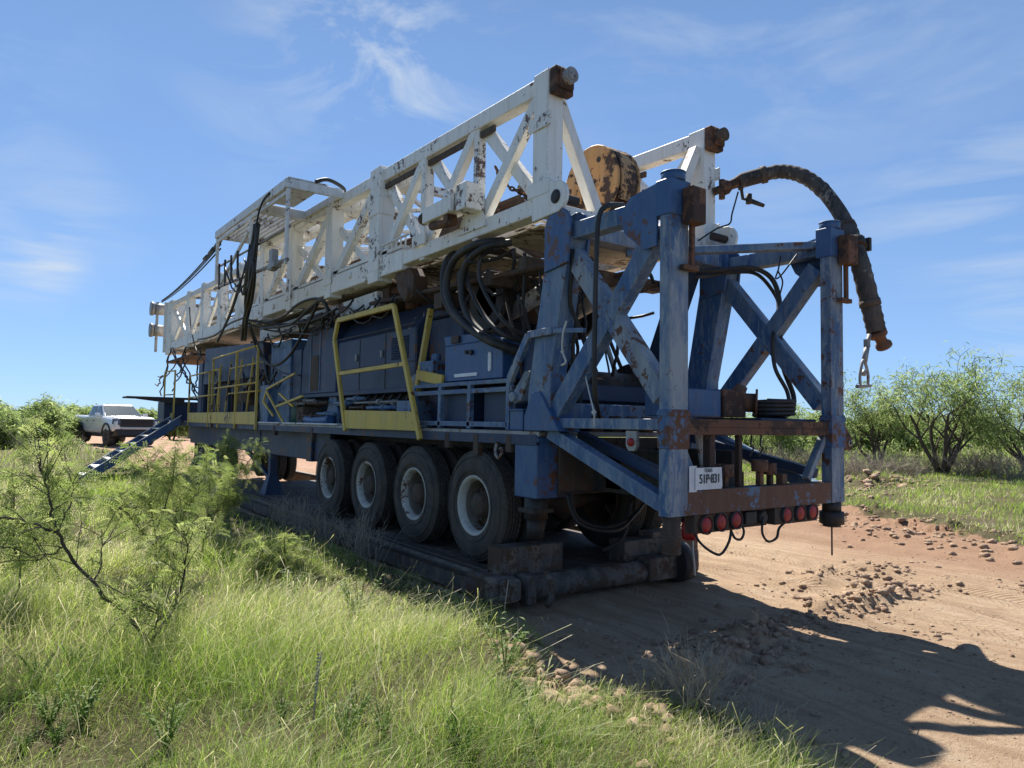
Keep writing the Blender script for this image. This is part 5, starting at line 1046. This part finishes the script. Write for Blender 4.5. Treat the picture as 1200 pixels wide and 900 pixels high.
# ================================================================== MESQUITE TREES AND BUSHES
def grow(rs, base, height, spread, stems, levels=4, lean=(0, 0)):
    """list of limbs (points, radii) and leaf sites"""
    limbs, sites = [], []
    def branch(p, d, ln, r, lv):
        pts = [p.copy()]; n = 5 if lv < 2 else 4; q = p.copy(); dd = d.copy()
        for i in range(n):
            dd = (dd+V(rs.gauss(0,.16), rs.gauss(0,.16), rs.gauss(.02,.12)+(.03 if lv < 2 else -.04))).normalized(); q = q+dd*ln/n; pts.append(q.copy())
            if lv >= 2 or (lv == 1 and i > 2): sites.append((q.copy(), dd.copy()))
        rr_ = [r*(1-.55*i/n) for i in range(n+1)]; limbs.append((pts, rr_, lv))
        if lv < levels:
            for k in range(rs.choice((2, 3, 3)) if lv else 3):
                i = rs.randint(2, n); a = rs.uniform(0, 6.28); o_ = dd.orthogonal().normalized(); o_ = (Matrix.Rotation(a, 3, dd) @ o_)
                nd_ = (dd*.75+o_*rs.uniform(.45, .95)+V(0, 0, .12)).normalized()
                branch(pts[i], nd_, ln*rs.uniform(.5, .75), rr_[i]*.62, lv+1)
    for s_ in range(stems):
        a = 6.28*s_/stems+rs.uniform(-.5, .5); t_ = rs.uniform(.25, .75)*spread
        branch(Vector(base)+V(math.cos(a)*.06, math.sin(a)*.06, -.05), V(math.cos(a)*t_+lean[0], math.sin(a)*t_+lean[1], 1).normalized(), height*rs.uniform(.42, .55), height*.020, 0)
    return limbs, sites
def frond_cloud(sites, per, ln, wd, g, droop=.6, spread_=.12):
    """drooping leaf sprays at the leaf sites; each spray is two bent faces"""
    P = np.array([s_[0][:] for s_ in sites]); D = np.array([s_[1][:] for s_ in sites]); n = len(P)*per
    i = np.repeat(np.arange(len(P)), per); c = P[i]+g.normal(size=(n, 3))*spread_; d_ = D[i]*.5+g.normal(size=(n, 3))*.7; d_[:, 2] -= droop*g.random(n)
    d_ /= np.linalg.norm(d_, axis=1)[:, None]; s_ = np.cross(d_, g.normal(size=(n, 3))); s_ /= np.linalg.norm(s_, axis=1)[:, None]+1e-6
    l_ = ln*(.55+.9*g.random(n))[:, None]; w_ = wd*(.6+.8*g.random(n))[:, None]
    m1 = c+d_*l_*.5+np.array([0, 0, .02*ln]); d2 = d_+np.array([0, 0, -.7]); d2 /= np.linalg.norm(d2, axis=1)[:, None]; e = m1+d2*l_*.5
    V_ = np.stack([c-s_*w_*.25, c+s_*w_*.25, m1-s_*w_*.5, m1+s_*w_*.5, e-s_*w_*.08, e+s_*w_*.08], 1)
    b0 = (np.arange(n)*6)[:, None, None]; F_ = (b0+np.array([[0,1,3,2],[2,3,5,4]])[None]).reshape(-1, 4)
    return V_.reshape(-1, 3), F_, np.repeat(np.clip(.15+.6*g.random(len(P))[i]+.3*g.random(n)-.1, 0, 1), 6)
def pinnate_cloud(sites, per, g, ln=.13):
    """near foliage: feathery leaves with narrow leaflets in pairs"""
    P = np.array([s_[0][:] for s_ in sites]); D = np.array([s_[1][:] for s_ in sites]); vs, fs, ts = [], [], []; nb_ = 0
    npair = 9
    for a in range(len(P)):
        for _ in range(per):
            d_ = D[a]*.4+g.normal(size=3)*.7; d_[2] -= .25; d_ /= np.linalg.norm(d_); s_ = np.cross(d_, g.normal(size=3)); s_ /= np.linalg.norm(s_)
            L_ = ln*(.6+.8*g.random()); tv = .2+.7*g.random(); q0 = P[a]+g.normal(size=3)*.015
            for k in range(npair):
                f = (k+1.2)/(npair+1); c = q0+d_*L_*f+np.array([0, 0, -.35*L_*f*f])
                ll = .030*(1-.5*abs(f-.5))*(.8+.4*g.random()); w_ = .0034
                for sg in (-1, 1):
                    t1 = c+(s_*sg*.92+d_*.42)*ll; mid = (c+t1)/2; 
                    vs += [c, mid-d_*w_, t1, mid+d_*w_]; fs.append((nb_, nb_+1, nb_+2, nb_+3)); nb_ += 4; ts += [tv]*4
    return np.array(vs), np.array(fs), np.array(ts)
def limbs_mesh(name, limbs, mat, parent, sides=(9, 7, 5, 4, 3), minr=.004):
    m = MB()
    for pts, rr_, lv in limbs: m.tube(pts, [max(r_, minr) for r_ in rr_], sides[min(lv, 4)], caps=False)
    o = m.build(name, mat, parent, local=True); return o
def tree_at(name, loc, height, spread, stems, seed, per, ln, wd, label, cat, group=None, levels=4, lean=(0,0), droop=.6, sp_=.12, foliage='mesq', trunk='bark'):
    rs = random.Random(seed); g = np.random.default_rng(seed)
    root = empty(name, (loc[0], loc[1], gz(loc[0], loc[1])-.03 if len(loc) < 3 else loc[2]), label, cat, group)
    limbs, sites = grow(rs, (0, 0, 0), height, spread, stems, levels, lean)
    limbs_mesh('trunk', limbs, trunk, root, minr=.006)
    v_, f_, t_ = frond_cloud(sites, per, ln, wd, g, droop, sp_)
    o = np_mesh('crown', v_, f_, foliage, {'tint': t_}); o.parent = root
    return root
# three mesquites on the right
def ground_at(u, v, z=.2): p = atZ(u, v, z); return p.x, p.y
def at_depth(u, D): # ground position under image column u at depth D
    r = RW @ _pd(u, 500); return r.x*D, r.y*D
big = tree_at('mesquite_tree', at_depth(1103, 24), 4.15, .95, 6, 3, 3, .20, .026, 'large mesquite with dark spreading stems, right of the rig, whole crown in view', 'tree', 'mesquite trees right of the road', sp_=.15)
tree_at('mesquite_tree', at_depth(1215, 23), 3.9, 1.0, 5, 8, 3, .20, .026, 'mesquite cut off by the right edge of the photo', 'tree', 'mesquite trees right of the road', sp_=.15)
tree_at('mesquite_tree', at_depth(1028, 27), 3.6, .9, 5, 12, 3, .20, .028, 'mesquite standing directly behind the right rear post', 'tree', 'mesquite trees right of the road', sp_=.15)
tree_at('mesquite_tree', at_depth(925, 30), 2.6, .9, 5, 15, 3, .20, .030, 'low mesquite seen through the open right rear frame', 'tree', 'mesquite trees right of the road', sp_=.15)
# bushes on the left
tree_at('mesquite_bush', at_depth(40, 30), 1.75, 1.2, 7, 21, 5, .22, .036, 'broad green mesquite bush at the left edge of the photo', 'bush', 'mesquite bushes on the left', sp_=.14)
tree_at('mesquite_bush', at_depth(-20, 27), 1.8, 1.2, 7, 24, 5, .22, .036, 'mesquite bush cut off by the left edge of the photo', 'bush', 'mesquite bushes on the left', sp_=.14)
tree_at('mesquite_bush', at_depth(70, 36), 1.4, 1.1, 6, 27, 5, .22, .036, 'smaller mesquite bush between the leftmost bush and the pickup', 'bush', 'mesquite bushes on the left', sp_=.14)
# far brush line: copies of four bushes, each its own thing
protos = [tree_at('brush_bush', (0, 0, 0), 2.2, 1.1, 6, 40+i, 7, .30, .075, '', 'bush', None, 3, sp_=.18) for i in range(4)]
far = []
rf = random.Random(4)
for u in range(-40, 470, 17): far.append((u+rf.uniform(-8, 8), rf.uniform(62, 130), 'left'))
for u in range(-10, 260, 22): far.append((u+rf.uniform(-8, 8), rf.uniform(48, 70), 'left'))
for u in range(800, 1260, 26): far.append((u+rf.uniform(-10, 10), rf.uniform(38, 80), 'right'))
used = [False]*4
for i, (u, D, sd_) in enumerate(far):
    k = i % 4; x, y = at_depth(u, D)
    if math.hypot(x-4.5, y-39) < 6: continue
    o = protos[k] if not used[k] else copy_tree(protos[k]); used[k] = True
    o.location = (x, y, gz(x, y)-.05); o.rotation_euler = (0, 0, rf.uniform(0, 6.28)); s_ = rf.uniform(.75, 1.25); o.scale = (s_*1.2, s_*1.2, s_)
    o['label'] = 'small green bush in the distant brush line left of and behind the rig' if sd_ == 'left' else 'small green bush in the distant brush seen through and right of the rear frame'
    o['group'] = 'distant bushes left' if sd_ == 'left' else 'distant bushes right'; o['category'] = 'bush'
# grey dry brush on the right and on the left, near the tree feet
def dry_shrub(name, loc, h, spread, n, seed, label, group, sides=3, r0=.004, z=None):
    rs = random.Random(seed); m = MB()
    for i in range(n):
        a = rs.uniform(0, 6.28); t_ = rs.uniform(.05, 1)*spread; p = V(rs.gauss(0, h*.15), rs.gauss(0, h*.15), -.02); d = V(math.cos(a)*t_, math.sin(a)*t_, 1).normalized(); L_ = h*rs.uniform(.6, 1.15); pts = [p]
        for k in range(4): d = (d+V(rs.gauss(0,.16), rs.gauss(0,.16), rs.gauss(0,.1))).normalized(); pts.append(pts[-1]+d*L_/4)
        m.tube(pts, [r0, r0*.85, r0*.7, r0*.55, r0*.3], sides, caps=False)
        for k in range(rs.randint(2, 5)):
            q = pts[rs.randint(1, 3)].lerp(pts[-1], rs.random()*.6); e = (d+V(rs.gauss(0,.6), rs.gauss(0,.6), rs.gauss(.1,.4))).normalized(); l_ = L_*rs.uniform(.15, .4)
            m.tube([q, q+e*l_*.5, q+e*l_+V(rs.gauss(0,.02), rs.gauss(0,.02), 0)], [r0*.6, r0*.45, r0*.25], sides, caps=False)
    o = m.build(name, 'twig', None, local=True); o.location = (loc[0], loc[1], gz(loc[0], loc[1]) if z is None else z); tag(o, label, 'dry bush', group); return o
near = [((3.30, 9.6), .50, .8, 45, 'dry grey weed beside the skid, the one before the front tyre'), ((3.35, 10.7), .42, .8, 40, 'dry grey weed beside the skid, farthest from the camera'), ((3.42, 7.7), .60, .6, 60, 'upright dry weed beside the skid below the second tyre'), ((3.36, 8.8), .45, .9, 60, 'low dry weed in the row beside the skid, between two taller ones'),
        ((3.30, 2.80), .40, 1.1, 70, 'dry grey weed on the dirt edge at the bottom, between grass and shadow'), ((3.05, 2.55), .36, 1.0, 75, 'dry weed at the bottom edge, nearest the camera'), ((3.18, 2.95), .34, 1.2, 90, 'spreading dry weed beside the pale clods of the dirt bank'), ((3.42, 2.45), .26, 1.2, 60, 'small dry weed standing in the shaded dirt by the bottom edge'), ((3.55, 3.10), .28, 1.1, 40, 'thin dry weed leaning over the shaded dirt')]
for i, (p, h, s_, n_, lab) in enumerate(near): dry_shrub('dry_weed', p, h, s_, n_, 100+i, lab, 'dry weeds along the dirt edge', 3, .0026 if h < .42 else .0036)
pb = dry_shrub('dry_brush', (0, 0), .95, 1.2, 70, 200, '', 'grey dry brush behind the trees', 3, .008, z=0)
db = []
for u in range(985, 1260, 20): db.append((u, 20.5+rf.uniform(0, 5), 'right'))
for u in range(815, 990, 22): db.append((u, 24+rf.uniform(0, 6), 'through'))
for u in (8, 30, 52, 70, 84): db.append((u, 26+rf.uniform(0, 4), 'left'))
first = True
for u, D, wh in db:
    o = pb if first else pb.copy()
    if not first: COL.objects.link(o)
    first = False
    x, y = at_depth(u, D); o.location = (x, y, gz(x, y)); o.rotation_euler = (0, 0, rf.uniform(0, 6.28)); s_ = rf.uniform(.7, 1.05)*(.6 if wh == 'left' else 1); o.scale = (s_*1.2, s_*1.2, s_)
    o['label'] = {'right': 'grey dry brush around the feet of the right mesquites', 'through': 'grey dry brush seen low through the rear frame', 'left': 'grey dry brush under the left mesquite bushes'}[wh]; o['group'] = {'right': 'dry brush by the right trees', 'through': 'dry brush behind the rear frame', 'left': 'dry brush by the left bushes'}[wh]; o['category'] = 'dry bush'

# the near mesquite sapling in the grass
def sapling(name, base, limb_px, label, group, seed, per, twl=.34, ntw=3):
    """limb_px: list of (points as world vectors, start radius)"""
    rs = random.Random(seed); g = np.random.default_rng(seed); root = empty(name, base, label, 'sapling', group); m = MB(); sites = []; B = Vector(base)
    for pts, r0 in limb_px:
        S_ = spl([Vector(p)-B for p in pts], 6); n = len(S_); S_ = [p+V(rs.gauss(0,.006), rs.gauss(0,.006), rs.gauss(0,.006)) for p in S_]
        m.tube(S_, [max(.0035, r0*(1-.75*i/n)) for i in range(n)], 7, caps=False)
        for i in range(int(n*.25), n):
            t_ = (S_[min(i+1, n-1)]-S_[i-1]).normalized()
            if rs.random() < .35 or i > n*.8: sites.append((S_[i], t_))
            if rs.random() < .55:
                for _ in range(ntw):
                    d = (t_*.6+V(rs.gauss(0,.6), rs.gauss(0,.6), rs.gauss(.15,.4))).normalized(); q = S_[i].copy(); L_ = twl*rs.uniform(.5, 1.2); tw = [q.copy()]
                    for k in range(4): d = (d+V(rs.gauss(0,.18), rs.gauss(0,.18), -.06)).normalized(); q = q+d*L_/4; tw.append(q.copy()); sites.append((q.copy(), d.copy()))
                    m.tube(tw, [.004, .0034, .003, .0025, .002], 4, caps=False)
    m.build('trunk', 'bark', root, local=True)
    v_, f_, t_ = pinnate_cloud(sites, per, g); o = np_mesh('crown', v_, f_, 'sapling', {'tint': t_}); o.parent = root; return root
def dd_(u, v, D): return CAM + (RW @ _pd(u, v))*D
b0 = dd_(184, 772, 4.55); b0.z = gz(b0.x, b0.y)-.02
sapling('mesquite_sapling', b0, [
    ([b0, dd_(172, 748, 4.5), dd_(130, 705, 4.45), dd_(90, 662, 4.4), dd_(66, 625, 4.35), dd_(58, 580, 4.3), dd_(45, 540, 4.3)], .017),
    ([dd_(176, 752, 4.5), dd_(200, 720, 4.6), dd_(214, 680, 4.65), dd_(220, 640, 4.7), dd_(205, 605, 4.75)], .011),
    ([dd_(66, 625, 4.35), dd_(30, 612, 4.25), dd_(-10, 605, 4.2)], .007),
    ([dd_(75, 640, 4.4), dd_(45, 655, 4.3), dd_(10, 642, 4.2), dd_(-20, 640, 4.15)], .006),
    ([dd_(66, 625, 4.35), dd_(82, 590, 4.5), dd_(88, 560, 4.6)], .006),
    ([dd_(110, 685, 4.42), dd_(120, 650, 4.6), dd_(118, 620, 4.7)], .006),
    ([dd_(172, 748, 4.5), dd_(185, 720, 4.4), dd_(150, 700, 4.3)], .006)], 'near mesquite sapling with bare forked dark branches in the left grass', 'mesquite saplings in the grass', 5, 2, .30, 2)
for (u, v, D, pts, lab, sd_) in ((185, 668, 6.6, [[(0,0), (-4,-40), (-8,-85), (-12,-125)], [(0,-20), (25,-60), (45,-90), (60,-118)], [(-2,-25), (-30,-60), (-50,-80)], [(0,-50), (15,-95), (20,-130)]], 'bright leafy mesquite sapling in front of the stair foot', 31),
                                 (235, 640, 7.8, [[(0,0), (8,-35), (10,-75), (5,-110)], [(2,-25), (25,-50), (35,-75)], [(0,-30), (-22,-60), (-30,-95)]], 'leafy mesquite sapling between the stairs and the front stand', 32),
                                 (262, 600, 9.6, [[(0,0), (4,-30), (2,-60), (8,-88)], [(3,-35), (25,-55), (42,-75)], [(2,-30), (-18,-45), (-30,-55)]], 'small sapling sprig against the blue frame under the walkway', 33),
                                 (20, 690, 5.6, [[(0,0), (5,-45), (-4,-90), (0,-130)], [(0,-30), (25,-70), (40,-105)], [(2,-40), (-20,-75)]], 'leafy sapling at the left edge behind the bare branches', 34),
                                 (330, 690, 6.4, [[(0,0), (2,-18), (5,-40)], [(0,-5), (-15,-25), (-22,-38)]], 'tiny sapling in the grass left of the dry weeds', 35)):
    p0 = dd_(u, v, D); p0.z = gz(p0.x, p0.y)-.02
    sapling('mesquite_sapling', p0, [([p0 if q == (0,0) else dd_(u+q[0], v+q[1], D+.06*k) for k, q in enumerate(pp)], .008) for pp in pts], lab, 'mesquite saplings in the grass', sd_, 3, .24, 3)
# broad-leaved weeds and a few upright stalks
def leafy_weed(loc, h, n, seed, label):
    rs = random.Random(seed); m = MB(); t_ = []
    for i in range(n):
        a = rs.uniform(0, 6.28); l_ = rs.uniform(.4, 1)*h; d = V(math.cos(a)*.5, math.sin(a)*.5, 1).normalized(); top = d*l_
        m.tube([V(0,0,-.02), top*.5+V(0,0,.02), top], [.003, .0025, .0015], 4, caps=False); 
        for k in range(7):
            q = top*(.25+.75*k/6); b_ = rs.uniform(0, 6.28); e = V(math.cos(b_), math.sin(b_), rs.uniform(-.1, .6)).normalized(); s_ = e.cross(V(0,0,1)).normalized(); w_ = rs.uniform(.07, .13)*h
            m.add([q, q+e*w_*.5+s_*w_*.22, q+e*w_*1.1-V(0,0,.2*w_), q+e*w_*.5-s_*w_*.22], [(0,1,2,3)])
    o = m.build('leafy_weed', 'weed', None, local=True); o.location = (loc.x, loc.y, gz(loc.x, loc.y)); a_ = o.data.attributes.new('tint', 'FLOAT', 'POINT'); a_.data.foreach_set('value', np.random.default_rng(seed).random(len(o.data.vertices)).astype(np.float32)); tag(o, label, 'weed', 'leafy weeds in the grass'); return o
for i, (u, v, h, n, lab) in enumerate(((420, 728, .42, 26, 'dark green leafy weed clump in the grass below the dry weeds'), (592, 790, .40, 16, 'leafy weed at the grass edge near the skid nose'), (345, 700, .30, 18, 'leafy weed in the grass left of the dark clump'), (620, 830, .25, 14, 'small leafy weed by the pale dirt bank'), (95, 850, .3, 18, 'leafy weed low in the left foreground grass'))): leafy_weed(atZ(u, v, .2), h, n, 300+i, lab)
for i, (u, v, h, lab) in enumerate(((365, 880, .42, 'single upright seed stalk in the foreground grass'), (590, 742, .36, 'pale bent grass stalk before the skid nose'), (1072, 872, .12, 'short dark twig sticking out of the sunlit dirt'))):
    p = atZ(u, v, .15 if u < 1000 else 0); rs = random.Random(i); m = MB(); b_ = V(p.x, p.y, gz(p.x, p.y)-.02)
    m.tube([b_, b_+V(.01, 0, h*.5), b_+V(.03, -.01, h)], [.005, .004, .003], 5)
    if u < 500:
        for k in range(14): z_ = h*(.45+.55*k/14); m.lathe([(0, -.008), (.009, 0), (0, .008)], b_+V(.02*z_/h, 0, z_), (0,0,1), 6)
    o = m.build('dry_stalk', 'twig'); tag(o, lab, 'stalk')

# ================================================================== PICKUP
def pickup(loc, ang):
    root = empty('pickup_truck', loc, 'silver crew cab pickup truck parked on the dirt track behind the stairs', 'pickup'); root.rotation_euler = (0, 0, ang)
    # local axes: +y nose, x width
    W = .98
    def section(y, pts): return [V(x, y, z) for x, z in pts]
    def loft(rings, cap=True):
        m = MB(); n = len(rings[0]); vs = [p for r_ in rings for p in r_]; fs = [(i*n+k, i*n+(k+1)%n, (i+1)*n+(k+1)%n, (i+1)*n+k) for i in range(len(rings)-1) for k in range(n)]
        if cap: fs += [tuple(range(n))[::-1], tuple((len(rings)-1)*n+k for k in range(n))]
        return m.add(vs, fs)
    def ring(y, w, zb, zt, sh=.08, dw=0): # lower body cross-section
        return section(y, [(-w+.06, zb), (-w, zb+.12), (-w, (zb+zt)/2), (-w+.02, zt-sh), (-w+sh+.04, zt), (w-sh-.04, zt), (w-.02, zt-sh), (w, (zb+zt)/2), (w, zb+.12), (w-.06, zb)])
    body = loft([ring(-2.95, .93, .74, 1.42), ring(-2.9, W, .62, 1.45), ring(-1.0, W, .60, 1.43), ring(1.0, W, .60, 1.38), ring(1.15, 1.02, .60, 1.42), ring(2.1, 1.04, .64, 1.40, .14), ring(2.62, 1.02, .68, 1.36, .16), ring(2.84, .95, .74, 1.29, .14)]).build('body', 'carpaint', root, .04, local=True)
    m = MB()
    m.hexa([(-.90, -1.05, 1.40), (.90, -1.05, 1.40), (.90, 1.28, 1.38), (-.90, 1.28, 1.38), (-.72, -.85, 1.96), (.72, -.85, 1.96), (.70, .35, 1.98), (-.70, .35, 1.98)]); cabin = m.build('cabin', 'carpaint', root, .05, local=True)
    m = MB(); m.add([(-.82, 1.245, 1.415), (.82, 1.245, 1.415), (.67, .42, 1.935), (-.67, .42, 1.935)], [(0,1,2,3)]); n_ = V(0, .542, .84)*.012
    m2 = MB(); m2.add([Vector(p)+n_ for p in m.v], [(0,1,2,3)]); m2.build('windshield', 'glass', cabin, local=True)
    for s_ in (-1, 1):
        for y0, y1 in ((-.85, -.08), (.02, .92)):
            f = lambda y, z: V(s_*(.910-(z-1.40)*.325), y, z)
            yt1 = min(y1, .42); m = MB(); P = [f(y0+.03, 1.45), f(y1+.05, 1.45), f(yt1-.06, 1.89), f(y0+.08, 1.89)]; m.add(P, [(0,1,2,3)] if s_ > 0 else [(3,2,1,0)]); m.build('side_window', 'glass', cabin, local=True)
        m = MB(); m.box((s_*.98, .88, 1.36), (s_*1.20, 1.02, 1.56)); m.beam((s_*.85, .95, 1.42), (s_*1.0, .95, 1.42), .06, .06, (0,1,0)); m.build('mirror', 'carpaint', root, .03, local=True)
        m = MB(); m.prism([(s_*.74, 2.86, 1.27), (s_*1.02, 2.66, 1.29), (s_*1.03, 2.66, 1.04), (s_*.74, 2.88, 1.0)], (0, .04, 0)); m.build('headlight', 'headlamp', root, .01, local=True)
        for y in (-1.75, 1.95):  # wheel arches
            m = MB(); P = [V(s_*1.01, y+math.cos(a)*.56, .56+math.sin(a)*.54) for a in [R(i*15) for i in range(13)]]; Q = [V(s_*1.01, y+math.cos(a)*.47, .56+math.sin(a)*.45) for a in [R(i*15) for i in range(13)]]
            for i in range(12): m.prism([P[i], P[i+1], Q[i+1], Q[i]], (s_*.055, 0, 0))
            m.build('wheel_arch', 'carblack', root, local=True)
            m = MB(); m.cyl((s_*.60, y, .58), (s_*1.005, y, .58), .47, None, 28); m.build('wheel_well', 'carblack', root, local=True)
            m = MB(); m.lathe([(.0, .05), (.12, .06), (.22, .03), (.25, .0), (.30, .01), (.36, -.015), (.41, .03), (.42, .10), (.42, .25), (.40, .31)], (s_*1.05, y, .42), (-s_, 0, 0), 30); wl = m.build('wheel', 'tyre', root, local=True)
            m = MB(); m.lathe([(.0, .03), (.07, .025), (.20, .012), (.23, -.005), (.245, -.004), (.25, .012)], (s_*1.05, y, .42), (-s_, 0, 0), 24)
            for k in range(6): a = k*math.pi/3; m.beam((s_*1.045, y+math.cos(a)*.06, .42+math.sin(a)*.06), (s_*1.048, y+math.cos(a)*.22, .42+math.sin(a)*.22), .02, .05)
            m.build('rim', 'carblack', wl, local=True)
    m = MB(); m.hexa([(-.76, 2.80, .90), (.76, 2.80, .90), (.76, 2.78, 1.34), (-.76, 2.78, 1.34), (-.72, 2.93, .93), (.72, 2.93, .93), (.74, 2.90, 1.30), (-.74, 2.90, 1.30)]); gr = m.build('grille', 'carblack', root, .01, local=True)
    m = MB()
    for i in range(5): m.box((-.66, 2.90, .97+i*.06), (.66, 2.945, .99+i*.06))
    m.build('grille_slat', 'carblack', gr, local=True)
    m = MB(); m.box((-.70, 2.86, .80), (.70, 2.99, .88)); m.build('front_bumper', 'carpaint', root, .03, local=True)
    m = MB(); m.hexa([(-.95, 2.5, .45), (.95, 2.5, .45), (.95, 2.5, .86), (-.95, 2.5, .86), (-.8, 2.93, .50), (.8, 2.93, .50), (.93, 2.88, .80), (-.93, 2.88, .80)]); m.box((-.9, -2.8, .42), (.9, 2.6, .62)); m.build('lower_bumper', 'carblack', root, .02, local=True)
    m = MB(); m.prism([(-.45, 1.4, 1.415), (.45, 1.4, 1.415), (.38, 2.5, 1.375), (-.38, 2.5, 1.375)], (0, 0, .03)); m.build('bonnet_bulge', 'carpaint', body, .02, local=True)
    for s_ in (-1, 1):
        for y0, y1 in ((-.95, -.05), (.0, 1.05)):
            m = MB(); m.box((s_*.975, y0, .68), (s_*.990, y1, 1.36)); dr_ = m.build('door', 'carpaint', root, .01, local=True)
            m = MB(); m.box((s_*.99, y0+.06, 1.16), (s_*1.015, y0+.22, 1.20)); m.build('door_handle', 'carblack', dr_, local=True)
    return root
D_ = 34.0; px = at_depth(134, D_+1.6)
los = math.atan2(px[1], px[0])
pickup((px[0], px[1], gz(px[0], px[1])), math.atan2(-px[1], -px[0]) - math.pi/2 + R(19))
# more leafy forbs through the near grass
rl = random.Random(77); spots_ = []
for i in range(26):
    u, v = rl.uniform(10, 640), rl.uniform(640, 890)
    p = atZ(u, v, .2)
    if p.x > left_edge(np.array([p.y]))[0]-.25: continue
    o = leafy_weed(p, rl.uniform(.12, .25), rl.randint(14, 26), 400+i, 'tiny pale green leafy weed half hidden among the near roadside grass'); o['group'] = 'tiny leafy weeds among the roadside grass'
